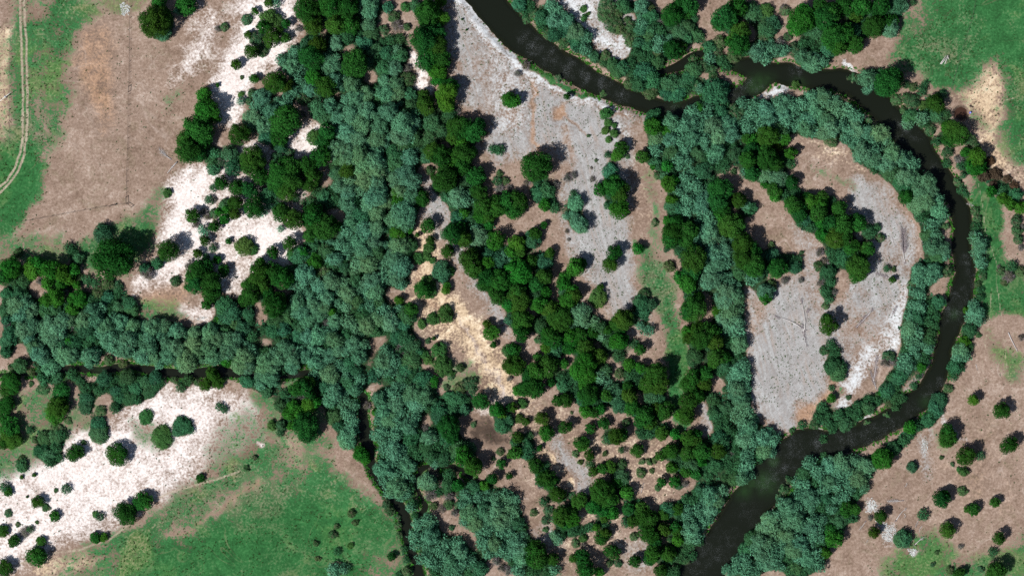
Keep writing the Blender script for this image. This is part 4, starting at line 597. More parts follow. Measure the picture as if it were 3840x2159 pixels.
# vehicle tracks and cattle trails
LANE = [tile(0, 0, [(198,-60),(200,0),(215,400),(225,700),(229,1000),(224,1448)]), tile(0, 0, [(238,-60),(240,0),(262,400),(270,700),(276,1000),(262,1400)])]
LANE[0] = np.concatenate([LANE[0], tile(0, 1, [(200,100),(140,250),(60,380),(-60,480)])]); LANE[1] = np.concatenate([LANE[1], tile(0, 1, [(240,120),(180,270),(90,400),(-60,550)])])
for l in LANE: strip('track', l, .42, .35, .95, metres=True)
TRAIL = np.concatenate([tile(0, 3, [(100,1350),(300,1290),(440,1240),(620,1200),(800,1185),(930,1130),(1100,1080),(1250,960),(1400,810),(1550,680),(1716,600)]), tile(1, 3, [(150,560),(350,500),(500,460),(680,400)])])
strip('track', TRAIL, .45, .5, .75, metres=True)
for tl in [tile(5, 2, [(1440,-50),(1450,50),(1480,200),(1500,400),(1540,800),(1600,1050),(1660,1300),(1680,1500)]), tile(5, 2, [(1390,0),(1370,300),(1300,750),(1290,1000)]),
           tile(5, 1, [(1260,400),(1300,600),(1330,900),(1440,1200),(1440,1448)]), tile(5, 0, [(1210,1230),(1350,1340),(1500,1440),(1716,1660)]),
           tile(5, 0, [(1190,1250),(1290,1340),(1400,1470)]), tile(5, 0, [(1650,980),(1530,1010),(1400,1050)]), tile(5, 0, [(1440,730),(1330,800),(1200,870)]),
           tile(1, 0, [(540,60),(470,160),(330,330),(180,520)]), tile(0, 1, [(1060,440),(940,480),(830,430),(700,280),(570,210)])]:
    strip('track', tl, .2, .35, .7, metres=True)
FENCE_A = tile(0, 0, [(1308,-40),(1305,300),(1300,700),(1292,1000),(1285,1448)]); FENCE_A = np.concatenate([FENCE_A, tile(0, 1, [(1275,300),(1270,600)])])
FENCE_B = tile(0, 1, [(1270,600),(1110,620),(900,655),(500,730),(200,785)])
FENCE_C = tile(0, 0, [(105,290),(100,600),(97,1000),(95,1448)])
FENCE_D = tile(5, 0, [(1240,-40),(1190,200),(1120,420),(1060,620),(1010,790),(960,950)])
for l, a in ((FENCE_A, .62), (FENCE_B, .5), (FENCE_C, .62), (FENCE_D, .5)): strip('fence', l, .22, .4, a, metres=True)  # dark line at each fence: trampled ground with the fence's shadow painted in

CLEARING = dsp([(540,200),(620,200),(640,330),(740,300),(850,290),(850,400),(800,480),(760,600),(800,640),(740,720),(600,740),(430,740),(400,640),(430,470),(520,400)])
# shaded, littered floor under closed canopy
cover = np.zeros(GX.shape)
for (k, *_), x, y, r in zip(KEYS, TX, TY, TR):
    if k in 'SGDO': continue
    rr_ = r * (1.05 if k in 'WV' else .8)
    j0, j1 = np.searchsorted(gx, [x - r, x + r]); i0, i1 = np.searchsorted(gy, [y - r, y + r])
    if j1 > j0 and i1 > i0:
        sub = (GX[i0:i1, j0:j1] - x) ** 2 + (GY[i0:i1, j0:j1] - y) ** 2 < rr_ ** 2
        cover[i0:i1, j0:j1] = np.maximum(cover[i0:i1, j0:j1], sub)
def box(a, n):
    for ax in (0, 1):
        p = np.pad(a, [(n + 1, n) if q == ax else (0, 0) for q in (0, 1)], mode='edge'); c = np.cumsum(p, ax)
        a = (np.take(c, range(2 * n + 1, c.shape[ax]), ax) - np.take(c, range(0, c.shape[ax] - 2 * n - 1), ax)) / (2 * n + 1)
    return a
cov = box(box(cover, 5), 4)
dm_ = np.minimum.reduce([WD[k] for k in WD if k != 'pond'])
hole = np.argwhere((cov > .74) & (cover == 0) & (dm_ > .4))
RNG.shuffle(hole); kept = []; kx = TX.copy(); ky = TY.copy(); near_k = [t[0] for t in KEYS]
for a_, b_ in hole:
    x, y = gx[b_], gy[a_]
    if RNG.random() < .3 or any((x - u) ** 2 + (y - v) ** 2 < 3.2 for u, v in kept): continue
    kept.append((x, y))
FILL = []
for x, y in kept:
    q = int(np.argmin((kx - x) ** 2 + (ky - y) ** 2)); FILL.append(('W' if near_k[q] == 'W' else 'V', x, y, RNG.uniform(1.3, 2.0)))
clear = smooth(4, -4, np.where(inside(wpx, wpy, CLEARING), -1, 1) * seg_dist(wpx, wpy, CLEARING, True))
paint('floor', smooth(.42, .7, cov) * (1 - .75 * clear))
dmin = np.minimum.reduce([WD[k] for k in WD if k != 'pond'])
WT['depth'] = smooth(.15, -.35, dmin)
paint('mud', smooth(.9, .2, np.minimum(WD['river'], WD['pool'])) * .55 * (1 - np.clip(WT['bright'], 0, 1)))
bank = smooth(1.4, .5, np.minimum(WD['creek'], WD['branch'])) * .7
paint('grass', bank)
wet = smooth(1.3, .3, WD['pond']); paint('mud', np.clip(wet, 0, 1) * .6)

ca = np.stack([WT[c].ravel() for c in ('grass', 'straw', 'sand', 'gravel')], 1)
cb = np.stack([WT[c].ravel() for c in ('floor', 'mud', 'orange', 'bright')], 1)
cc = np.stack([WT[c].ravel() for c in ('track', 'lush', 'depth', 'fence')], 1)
GV = np.stack([GX.ravel(), GY.ravel(), GZ.ravel()], 1)
ii, jj = np.meshgrid(np.arange(ny - 1), np.arange(nx - 1), indexing='ij')
q0 = (ii * nx + jj).ravel(); GF = np.stack([q0, q0 + 1, q0 + nx + 1, q0 + nx], 1)
fw = lambda c: np.mean(WT[c].ravel()[GF], 1)
names = ['ground', 'meadow', 'dry_grass', 'sand_flat', 'gravel_bar', 'forest_floor', 'riverbed', 'dirt_track', 'mud_flat']
g_ = {c: fw(c) for c in CLS}
score = np.stack([np.full(len(GF), .42) + g_['orange'] * .5, g_['grass'], g_['straw'], g_['sand'], g_['gravel'] + g_['bright'], g_['floor'], g_['depth'] * 3, np.zeros(len(GF)), g_['mud'] * 1.1], 1)
laned = np.minimum(seg_dist(GX, GY, LANE[0]), seg_dist(GX, GY, LANE[1])).ravel()[GF].mean(1)
traild = seg_dist(GX, GY, TRAIL).ravel()[GF].mean(1)
score[:, 7] = np.where((laned < 1.1) | (traild < .7), 2.5, 0)
owner = score.argmax(1)
for k, nm in enumerate(names):
    F = GF[owner == k]
    if not len(F): continue
    u, inv = np.unique(F.ravel(), return_inverse=True)
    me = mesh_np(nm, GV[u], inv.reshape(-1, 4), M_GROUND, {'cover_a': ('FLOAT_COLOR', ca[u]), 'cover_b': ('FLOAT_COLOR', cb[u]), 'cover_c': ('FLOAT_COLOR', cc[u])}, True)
    add(nm, me, kind='structure')
# land beyond the surveyed frame, out to the horizon
ring = []; R_OUT = 3000.0; bx = 201.0; by = 116.0
V = []; F = []; CA = []
edge = [(x, -by) for x in gx[::8]] + [(bx, y) for y in gy[::8]] + [(x, by) for x in gx[::-8]] + [(-bx, y) for y in gy[::-8]]
for (x, y) in edge:
    z = float(terrain_z(np.array([x]), np.array([y]))[0]) - .02
    s = R_OUT / max(abs(x), abs(y))
    V += [(x, y, z), (x * 1.6, y * 1.6, -.2), (x * s, y * s, -.5)]
    gnow = .75 if fbm(np.array([x]), np.array([y]), 60, 3)[0] > .5 else .1
    CA += [(gnow, 0, 0, 0)] * 3
n = len(edge)
for k in range(n):
    a, b = 3 * k, 3 * ((k + 1) % n)
    F += [(a, a + 1, b + 1, b), (a + 1, a + 2, b + 2, b + 1)]
z4 = np.zeros((len(V), 4)); z4[:, 3] = 0
add('surrounding_land', mesh_np('surrounding_land', V, F, M_GROUND, {'cover_a': ('FLOAT_COLOR', CA), 'cover_b': ('FLOAT_COLOR', z4), 'cover_c': ('FLOAT_COLOR', z4)}, True), kind='structure')

# ------------------------------------------------------------------ water sheets
RIFF = [(1320,100,18,.8),(1345,118,24,1),(1385,145,24,1),(1430,172,22,1),(1475,190,22,1),(1520,215,20,1),(1560,240,18,.8),(1690,272,14,.8),(1720,275,12,.6),
        (1850,232,20,1),(1885,215,16,1),(1910,222,12,.8),(2005,175,16,.9),(2265,325,26,.9),(2300,345,18,.5),(2350,420,16,.35),(2432,655,14,1),(2445,690,16,.9),(2455,720,14,.7),
        (2410,745,24,.7),(2395,785,26,.9),(2420,800,14,.7),(2365,965,14,.9),(2340,990,20,.8),(2300,1030,20,.4),(2240,1075,26,.8),(2190,1090,26,.9),(2130,1105,26,.9),(2060,1110,26,.9),
        (2005,1125,26,.8),(1970,1165,30,.8),(1950,1200,26,.6),(1920,1215,18,.7),(1880,1290,30,.3),(1830,1350,30,.4),(1790,1390,34,.6),(1755,1430,30,.6),(545,918,20,.5),(740,940,12,.5),(400,930,12,.3)]
WEED = [(1905,215,26,1),(1820,190,30,.9),(1930,205,20,.6),(2010,215,18,.7),(1700,262,14,.4),(1925,1215,26,1),(1870,1230,22,.8),(1945,1160,12,1),(1890,1215,14,1),(2400,790,12,.6),(2330,1010,16,.5),(250,925,14,.6),(540,930,14,.6)]
def blobs(L, x, y):
    o = np.zeros(x.shape)
    for bx_, by_, r, a in L:
        p = dsp([(bx_, by_)])[0]; R = r * DS * MPP
        o = np.maximum(o, a * np.exp(-((x - p[0]) ** 2 + (y - p[1]) ** 2) / (R * R)))
    return np.clip(o * 1.15, 0, 1)
RI = blobs(RIFF, GX, GY); WE = blobs(WEED, GX, GY)
keys = ['river', 'pool', 'side_channel', 'creek', 'branch']
stack = np.stack([WD[k] for k in keys]); feat = stack.argmin(0); feat[feat == 1] = 0; feat[feat == 4] = 3
wmask = (stack.min(0) < 1.3)
fm = wmask.ravel()[GF].any(1); fid = feat.ravel()[GF[:, 0]]
deepv = smooth(0, 1.0, WATER_Z - GZ)
flow = np.stack([RI.ravel(), deepv.ravel(), WE.ravel(), np.ones(GX.size)], 1)
for k, nm in ((0, 'river'), (2, 'side_channel'), (3, 'creek')):
    F = GF[fm & (fid == k)]
    u, inv = np.unique(F.ravel(), return_inverse=True); v = GV[u].copy(); v[:, 2] = WATER_Z
    add(nm, mesh_np(nm, v, inv.reshape(-1, 4), M_WATER, {'flow': ('FLOAT_COLOR', flow[u])}, True), kind='structure')
aa = np.linspace(0, 2 * math.pi, 41)[:-1]
pv = [(POND_C[0], POND_C[1], WATER_Z)] + [(POND_C[0] + (POND_R + .5) * math.cos(a), POND_C[1] + (POND_R + .5) * math.sin(a), WATER_Z) for a in aa]
pf = [(0, k + 1, (k + 1) % 40 + 1) for k in range(40)]
add('stock_pond', mesh_np('stock_pond', pv, pf, M_MUDDY, {'flow': ('FLOAT_COLOR', [(0, 1, 0, 1)] * len(pv))}, True), kind='structure')

# ------------------------------------------------------------------ plants: prototype meshes
def leaf_cloud(P, Nn, axis, L, Wd, rng, shade):
    """kite shaped leaf sprays: centre P, normal Nn, long axis 'axis'"""
    n = len(P)
    Nn = Nn / (np.linalg.norm(Nn, axis=1, keepdims=True) + 1e-9)
    axis = axis - Nn * np.sum(axis * Nn, 1, keepdims=True); axis /= (np.linalg.norm(axis, axis=1, keepdims=True) + 1e-9)
    side = np.cross(Nn, axis); L = L[:, None]; Wd = Wd[:, None]
    V = np.empty((n, 4, 3))
    V[:, 0] = P - axis * L * .5; V[:, 1] = P + side * Wd * .5 - axis * L * .05 - Nn * Wd * .12
    V[:, 2] = P + axis * L * .5; V[:, 3] = P - side * Wd * .5 - axis * L * .05 - Nn * Wd * .12
    F = np.arange(n * 4).reshape(n, 4)
    return V.reshape(-1, 3), F, np.repeat(shade, 4)
def crown_cloud(kind, R, seed, dens=1.0):
    rng = np.random.default_rng(seed); H = HR[kind] * R
    low = kind in 'SOR'
    z0 = H * (.05 if low or kind == 'V' else .14 if kind == 'W' else .2)
    nl = {'C': 24, 'B': 24, 'D': 16, 'W': 26, 'V': 24, 'S': 15, 'O': 16, 'R': 14, 'G': 6}[kind]
    if R < 2: nl = max(7, nl // 2)
    if R > 5: nl = int(nl * 1.5)
    lob = []
    for i in range(nl):
        if i == 0: px, py, pr = 0, 0, .38
        else:
            a = i * 2.39996 + rng.uniform(-.4, .4); q = math.sqrt(i / nl) * rng.uniform(.7, .86)
            px, py, pr = q * math.cos(a), q * math.sin(a), rng.uniform(.19, .34) * (1.25 if R < 2 else .85 if R > 5 else 1)
        top = math.sqrt(max(.05, 1 - (px * px + py * py) * 1.05))
        lob.append((px * R, py * R, z0 + (H - z0) * (top * rng.uniform(.5, .84)), pr * R, rng.uniform(0, 1)))
    ll, lw = {'C': (.5, .27), 'B': (.5, .28), 'D': (.42, .23), 'W': (.66, .18), 'V': (.52, .2), 'S': (.36, .19), 'O': (.38, .22), 'R': (.4, .24), 'G': (.3, .15)}[kind]
    if R < 2: ll *= .8; lw *= .8
    Ps, Ns, As, Sh = [], [], [], []
    tot = dens * (1.6 if not low else 1.5) * 2 * math.pi * R * R * 1.25 / (ll * lw * .5)
    wsum = sum(l[3] ** 2 for l in lob)
    for (lx, ly, lz, lr, ls) in lob:
        n = int(tot * lr ** 2 / wsum)
        u = rng.uniform(-.55, 1, n); th = rng.uniform(0, 2 * math.pi, n); s = np.sqrt(1 - u * u)
        d = np.stack([s * np.cos(th), s * np.sin(th), u], 1)
        rr = lr * (1.04 - .42 * rng.random(n) ** 1.6)
        clump = fbm(d[:, 0] * 3 + lx * 3, d[:, 1] * 3 + ly * 3 + d[:, 2] * 2, .8, seed % 97 + 3, 2)
        clump = np.clip((clump - .5) * 2.4 + .5, 0, 1)
        rr = rr * (.72 + .42 * clump)
        p = np.array([lx, ly, lz]) + d * rr[:, None] * np.array([1, 1, .95])
        p[:, 2] = np.maximum(p[:, 2], .15 * H * rng.random(n))
        keep = rng.random(n) < np.clip(.3 + 1.5 * clump, 0, 1)
        nrm = d * .8 + rng.normal(0, .5, (n, 3)) + np.array([px_ for px_ in (lx / R * .5, ly / R * .5, .4)])
        if kind in 'WV':
            ax = d * np.array([1, 1, .3]) + np.array([.25, .15, .2]) + rng.normal(0, .35, (n, 3))
        else:
            ax = d + rng.normal(0, .6, (n, 3))
        sh = np.clip(-.02 + .62 * clump + .34 * ls + rng.normal(0, .16, n), 0, 1)  # recessed clumps get darker leaf colour, crevice shading painted in
        Ps.append(p[keep]); Ns.append(nrm[keep]); As.append(ax[keep]); Sh.append(sh[keep])
    # lower leaves closing the crown between the lobes, crevice shade put into their colour
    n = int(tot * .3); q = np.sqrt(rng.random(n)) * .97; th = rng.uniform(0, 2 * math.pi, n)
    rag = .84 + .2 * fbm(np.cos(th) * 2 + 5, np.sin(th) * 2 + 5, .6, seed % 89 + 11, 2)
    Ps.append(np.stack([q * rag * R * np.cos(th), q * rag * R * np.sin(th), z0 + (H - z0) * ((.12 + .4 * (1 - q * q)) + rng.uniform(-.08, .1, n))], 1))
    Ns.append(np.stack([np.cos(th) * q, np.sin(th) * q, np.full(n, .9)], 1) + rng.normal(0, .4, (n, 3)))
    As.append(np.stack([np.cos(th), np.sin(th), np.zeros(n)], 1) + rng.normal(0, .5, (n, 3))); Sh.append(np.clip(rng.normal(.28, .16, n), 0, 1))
    P = np.concatenate(Ps); Nn = np.concatenate(Ns); A = np.concatenate(As); S = np.concatenate(Sh); n = len(P)
    return leaf_cloud(P, Nn, A, ll * rng.uniform(.7, 1.35, n), lw * rng.uniform(.7, 1.35, n), rng, S)
def trunk_parts(kind, R, seed):
    rng = np.random.default_rng(seed + 500); H = HR[kind] * R; parts = []
    stems = 1 if kind in 'CBD' else 4
    for s in range(stems):
        a = rng.uniform(0, 6.28); lean = .05 if stems == 1 else .42
        base = np.array([math.cos(a), math.sin(a), 0]) * (0 if stems == 1 else .08 * R)
        tip = base + np.array([math.cos(a) * lean * R, math.sin(a) * lean * R, H * .62])
        mid = (base + tip) / 2 + np.array([rng.uniform(-.06, .06) * R, rng.uniform(-.06, .06) * R, 0])
        r0 = (.055 if stems == 1 else .03) * R
        parts.append(tube([base - (0, 0, .3), mid, tip], [r0 * 1.25, r0 * .8, r0 * .35], 6))
        for b in range(4 if stems == 1 else 1):
            t = rng.uniform(.45, .9); p = base + (tip - base) * t; b_a = rng.uniform(0, 6.28)
            e = p + np.array([math.cos(b_a) * .5 * R, math.sin(b_a) * .5 * R, .25 * H])
            parts.append(tube([p, (p + e) / 2 + (0, 0, .03 * H), e], [r0 * .5, r0 * .35, r0 * .12], 5))
    return join(parts)
def twig_cloud(R, H, seed, n, rad=.03):
    rng = np.random.default_rng(seed); parts = []
    for i in range(n):
        a = rng.uniform(0, 6.28); q = rng.uniform(.1, 1) ** .7
        b = np.array([math.cos(a) * .12 * R, math.sin(a) * .12 * R, 0]) * q
        e = np.array([math.cos(a + rng.normal(0, .2)) * R * q, math.sin(a + rng.normal(0, .2)) * R * q, H * math.sqrt(max(.05, 1 - .75 * q * q)) * rng.uniform(.75, 1.05)])
        m = (b + e) / 2 + np.array([0, 0, .12 * H])
        parts.append(tube([b, m, e], [rad * 1.6, rad * 1.1, rad * .5], 3))
        for k in range(3):
            t = rng.uniform(.4, .9); p = m + (e - m) * max(0, t * 2 - 1) if t > .5 else b + (m - b) * t * 2
            f = p + rng.normal(0, .2, 3) * R * np.array([1, 1, .6]) + np.array([0, 0, .1 * H])
            parts.append(tube([p, f], [rad * .9, rad * .4], 3))
    return join(parts)

SIZES = [1.25, 2.3, 3.6, 5.6]
def size_class(r): return 0 if r < 1.7 else 1 if r < 2.9 else 2 if r < 4.4 else 3
PROTO = {}
def proto(kind, sc, var):
    key = (kind, sc, var)
    if key not in PROTO:
        R = SIZES[sc]; seed = hash_seed(key)
        if kind == 'G':
            tw = poly_mesh('grey_twigs', twig_cloud(R, HR['G'] * R, seed, 26 + 14 * sc, .03 + .008 * sc), M_TWIG, False)
            V, F, S = crown_cloud('G', R * .9, seed, .35)
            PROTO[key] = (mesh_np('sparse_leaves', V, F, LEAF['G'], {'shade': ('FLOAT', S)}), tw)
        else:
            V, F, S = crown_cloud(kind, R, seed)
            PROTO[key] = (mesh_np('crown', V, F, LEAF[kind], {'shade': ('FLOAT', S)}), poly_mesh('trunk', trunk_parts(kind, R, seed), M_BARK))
    return PROTO[key]
def hash_seed(key): return sum((i + 3) * 131 * (ord(str(c)[0])) for i, c in enumerate(key)) % 99991
NVAR = {'C': 6, 'B': 5, 'D': 5, 'W': 7, 'V': 7, 'S': 5, 'O': 4, 'G': 3, 'R': 2}

NAME = {'C': 'cottonwood_tree', 'c': 'young_cottonwood', 'B': 'bright_green_cottonwood', 'D': 'dark_compact_tree', 'W': 'silver_willow', 'V': 'green_willow',
        'S': 'low_shrub', 'O': 'round_olive_shrub', 'G': 'leafless_shrub', 'R': 'red_brown_thicket'}
WORD = {'C': 'dark green cottonwood', 'c': 'slender dark green sapling', 'B': 'bright green cottonwood', 'D': 'compact dark green tree', 'W': 'pale teal willow', 'V': 'mid-green willow',
        'S': 'dull green shrub', 'O': 'rounded olive green bush', 'G': 'grey twiggy shrub', 'R': 'reddish brown thicket'}
CAT = {'C': 'tree', 'c': 'tree', 'B': 'tree', 'D': 'tree', 'W': 'willow', 'V': 'willow', 'S': 'shrub', 'O': 'bush', 'G': 'shrub', 'R': 'thicket'}
GROUP = {'C': 'large dark cottonwoods', 'c': 'small dark cottonwoods', 'B': 'bright green cottonwoods', 'D': 'compact dark trees in the open', 'W': 'pale teal willows',
         'V': 'mid-green willows', 'S': 'low dull green shrubs', 'O': 'rounded olive bushes', 'G': 'grey leafless shrubs', 'R': 'red brown thickets'}
REGION = [
    ('by the brown left pasture', [(-50,-50),(560,-50),(540,300),(430,420),(480,650),(330,760),(-50,650)]),
    ('on the upper white sand', [(540,-50),(745,-50),(745,180),(640,330),(560,330)]),
    ('around the white clearing', [(430,300),(850,300),(850,640),(640,720),(430,720)]),
    ('on the pale lower-left flat', [(-50,955),(640,955),(640,1100),(420,1320),(-50,1500)]),
    ('in the small creek belt', [(-50,640),(830,640),(830,950),(-50,950)]),
    ('beside the lower meadow', [(640,950),(830,950),(1030,1500),(300,1500)]),
    ('in the central willow belt', [(640,-50),(1070,-50),(1060,560),(1060,960),(1100,1080),(830,1080),(780,640)]),
    ('beside the upper gravel bar', [(1010,-50),(1180,-50),(1640,290),(1640,480),(1440,560),(1060,480)]),
    ('between the two channels', [(1180,-50),(1830,-50),(1830,290),(1640,290)]),
    ('on the far riverbank', [(1830,-50),(2330,-50),(2330,200),(1830,180)]),
    ('by the muddy pond', [(2100,150),(2600,150),(2600,470),(2350,470)]),
    ('inside the river bend fringe', [(1640,200),(2200,200),(2420,560),(2420,760),(2350,960),(2250,960),(2280,640),(2000,350),(1640,330)]),
    ('on the outer riverbank', [(2420,450),(2600,450),(2600,900),(2380,1010),(2380,800)]),
    ('on the bend gravel', [(1880,330),(2300,450),(2300,960),(2250,1110),(1960,1110),(1880,800)]),
    ('in the bend-side grove', [(1590,280),(1890,280),(1900,760),(1960,1200),(1700,1200),(1600,700)]),
    ('in the middle grove', [(1060,480),(1600,480),(1740,830),(1740,1050),(1290,1020),(1060,700)]),
    ('beside the tan strip', [(1000,560),(1290,560),(1290,1100),(1000,1100)]),
    ('in the bottom scrub', [(1240,1000),(1850,1000),(1850,1500),(1290,1500)]),
    ('in the lower creek willows', [(830,1000),(1340,1000),(1400,1500),(1000,1500)]),
    ('in the bottom-right thicket', [(1700,1080),(2230,1080),(2200,1500),(1700,1500)]),
    ('on the lower-right slope', [(2180,950),(2620,900),(2620,1500),(2100,1500)]),
]
def region(dx, dy):
    for nm, pl in REGION:
        n = len(pl); r = False
        for k in range(n):
            x1, y1 = pl[k]; x2, y2 = pl[(k + 1) % n]
            if (y1 > dy) != (y2 > dy) and dx < (x2 - x1) * (dy - y1) / (y2 - y1) + x1: r = not r
        if r: return nm
    return 'among the central trees'
def size_word(k, r):
    lim = {'C': (3.4, 4.6), 'B': (2.3, 3.4), 'D': (1.5, 2.6), 'W': (2.8, 3.6), 'V': (2.3, 3.2), 'S': (1.2, 1.9), 'O': (1.6, 2.7), 'G': (1.3, 1.9), 'R': (2.0, 2.4)}[k]
    return 'small' if r < lim[0] else 'mid-sized' if r < lim[1] else 'large'

TZ = terrain_z(TX, TY)
order = sorted(range(len(KEYS)), key=lambda i: -TR[i])
ONES = 'zeroth first second third fourth fifth sixth seventh eighth ninth tenth eleventh twelfth thirteenth fourteenth fifteenth sixteenth seventeenth eighteenth nineteenth twentieth'.split()
def place_words(ids):
    """tell like things in one area apart: rows counted from the top, places counted from the left"""
    out = {}; n = len(ids)
    if n == 1: return {ids[0]: ''}
    xs = [KEYS[i][1] for i in ids]; ys = [KEYS[i][2] for i in ids]
    if n <= 7:
        ver = max(ys) - min(ys) > max(xs) - min(xs)
        for q, i in enumerate(sorted(ids, key=lambda i: KEYS[i][2 if ver else 1])):
            w = ONES[q + 1] if q < n - 1 or n < 3 else 'last'
            out[i] = ', %s from %s' % (ONES[q + 1], 'top' if ver else 'left')
        return out
    rows = max(2, int(round(math.sqrt(n * (max(ys) - min(ys)) / (max(xs) - min(xs) + 1)))))
    rows = min(rows, 20); rows = max(rows, -(-n // 20))
    byy = sorted(ids, key=lambda i: KEYS[i][2])
    for q in range(rows):
        part = byy[q * n // rows:(q + 1) * n // rows]
        for w, i in enumerate(sorted(part, key=lambda i: KEYS[i][1])):
            out[i] = ', %s row, %s from left' % (ONES[q + 1], ONES[w + 1])
    return out
count = {}; extra = {}
named = {}; ROOT = {}
for i in order:
    k, sx, sy, _ = KEYS[i]; r = TR[i]
    kk = 'c' if (k == 'C' and r < 2.75) else k
    sc = size_class(r)
    if k == 'G': sc = min(sc, 2)
    if count.get(kk, 0) >= 300 or (sx < -5 or sy < -5):
        extra.setdefault(kk, []).append(i); continue
    count[kk] = count.get(kk, 0) + 1
    var = i % NVAR[k]; crown, trunk = proto(k, sc, var)
    s = r / SIZES[sc]
    REG = region(sx / DS, sy / DS)
    lab = '%s%s %s' % ('' if kk == 'c' else size_word(k, r) + ' ', WORD[kk], REG)
    named.setdefault(lab, []).append(i)
    root = empty(NAME[kk], (TX[i], TY[i], TZ[i] - .05), random.uniform(0, 6.283), (s * random.uniform(.87, 1.13), s * random.uniform(.87, 1.13), s * random.uniform(.85, 1.15) * (.6 if REG == 'on the pale lower-left flat' else 1)),
                 label=lab, category=CAT[kk], group=GROUP[kk])
    ROOT[i] = root
    if k == 'G':
        add('twigs', trunk, root); add('leaves', crown, root)
    elif k in 'SOR':
        add('foliage', crown, root); add('stems', trunk, root)
    else:
        add('crown', crown, root); add('trunk', trunk, root)
for lab, ids in named.items():
    for i, w in place_words(ids).items(): ROOT[i]['label'] = lab + w
# past 300 of a kind: the smallest ones as one mass each
EXN = {'W': ('silver_willow_thicket', 'continuous smaller pale teal willows filling the riverside belts', 'willow thicket'), 'V': ('green_willow_thicket', 'continuous smaller mid-green willows filling the riverside belts', 'willow thicket'),
       'C': ('cottonwood_saplings', 'smaller dark cottonwoods between the big trees', 'saplings'), 'c': ('cottonwood_saplings', 'smaller dark cottonwoods between the big trees', 'saplings')}
FZ = dict(zip([(f[1], f[2]) for f in FILL], terrain_z(np.array([f[1] for f in FILL]), np.array([f[2] for f in FILL]))))
for k_, *_r in FILL: extra.setdefault(k_, [])
for kk, ids in extra.items():
    k = kk.upper(); VV, FF, SS = [], [], []; b = 0
    base = [crown_cloud(k, 2.0 if k in 'WV' else 1.8, 900 + 7 * v, .42) for v in range(4)]
    for i in ids:
        V, F, S = base[i % 4]; s = TR[i] / (2.0 if k in 'WV' else 1.8); a = random.uniform(0, 6.28); ca_, sa_ = math.cos(a), math.sin(a)
        v = V * s; v = np.stack([v[:, 0] * ca_ - v[:, 1] * sa_ + TX[i], v[:, 0] * sa_ + v[:, 1] * ca_ + TY[i], v[:, 2] + TZ[i]], 1)
        VV.append(v); FF.append(F + b); SS.append(np.clip(S + random.uniform(-.15, .15), 0, 1)); b += len(V)
    for f_, x, y, r in FILL:
        if f_ != kk: continue
        V, F, S = base[len(VV) % 4]; s = r / 2.0; a = random.uniform(0, 6.28); ca_, sa_ = math.cos(a), math.sin(a); v = V * s; z = FZ[(x, y)]
        VV.append(np.stack([v[:, 0] * ca_ - v[:, 1] * sa_ + x, v[:, 0] * sa_ + v[:, 1] * ca_ + y, v[:, 2] + z], 1)); FF.append(F + b); SS.append(S); b += len(V)
    nm, lb, ct = EXN.get(kk, ('mixed_thicket', 'smaller shrubs filling the gaps between trees', 'thicket'))
    add(nm, mesh_np(nm, np.concatenate(VV), np.concatenate(FF), LEAF[k], {'shade': ('FLOAT', np.concatenate(SS))}), kind='stuff', label=lb, category=ct)

# ------------------------------------------------------------------ ground cover that nobody could count
def scatter(weight, n, seed):
    rng = np.random.default_rng(seed); w = np.clip(weight, 0, None).ravel(); w = w / w.sum()
    k = rng.choice(w.size, n, p=w)
    x = GX.ravel()[k] + rng.uniform(-.25, .25, n); y = GY.ravel()[k] + rng.uniform(-.25, .25, n)
    return x, y, GZ.ravel()[k], rng
def tufts(name, weight, n, size, mat, label, cat, seed, blades=5):
    x, y, z, rng = scatter(weight, n, seed); m = n * blades
    s = np.repeat(size * rng.uniform(.5, 1.6, n) ** 1.3, blades)
    a = rng.uniform(0, 6.28, m); d = np.stack([np.cos(a), np.sin(a), rng.uniform(.3, 1.2, m)], 1)
    P = np.stack([np.repeat(x, blades), np.repeat(y, blades), np.repeat(z, blades)], 1) + d * s[:, None] * .45
    Nn = np.stack([-np.cos(a) * .6, -np.sin(a) * .6, np.ones(m)], 1) + rng.normal(0, .3, (m, 3))
    V, F, S = leaf_cloud(P, Nn, d, s * 1.15, s * .6, rng, np.clip(np.repeat(rng.random(n), blades) * .7 + rng.random(m) * .3, 0, 1))
    add(name, mesh_np(name, V, F, mat, {'shade': ('FLOAT', S)}), kind='stuff', label=label, category=cat)
open_ = (1 - np.clip(cov * 1.3, 0, 1)) * (dmin > .6)
tufts('gravel_seedlings', (WT['gravel'] * .9 + WT['bright'] * .35 + .05 * WT['straw']) * open_ * (fbm(GX, GY, 7, 60) > .42), 3000, .2, LEAF['S'], 'small green seedlings dotted over the gravel bars', 'seedlings', 11)
tufts('meadow_grass_tufts', (WT['grass'] * (fbm(GX, GY, 9, 61) > .5) + .02) * open_, 5000, .26, LEAF['T'], 'dark grass tussocks mottling the green meadows', 'grass', 12)
tufts('dry_ground_tufts', (1 - np.clip(sum(WT[c] for c in ('grass', 'gravel', 'bright', 'floor')), 0, 1)) * open_ * (fbm(GX, GY, 11, 62) > .5), 1500, .2, LEAF['S'], 'sparse low plants scattered over bare soil and sand', 'plants', 13)
tufts('forest_undergrowth', WT['floor'] * (fbm(GX, GY, 5, 63) > .4) * (dmin > .3), 9000, .6, LEAF['V'], 'leafy undergrowth filling gaps below the tree canopy', 'undergrowth', 14)
tufts('riverbank_grass', smooth(2.0, .8, dmin) * (dmin > .2) * (1 - np.clip(WT['bright'] * 1.2 + WT['gravel'], 0, 1)), 6500, .42, LEAF['B'], 'bright green grass fringing the water edges', 'grass', 15)

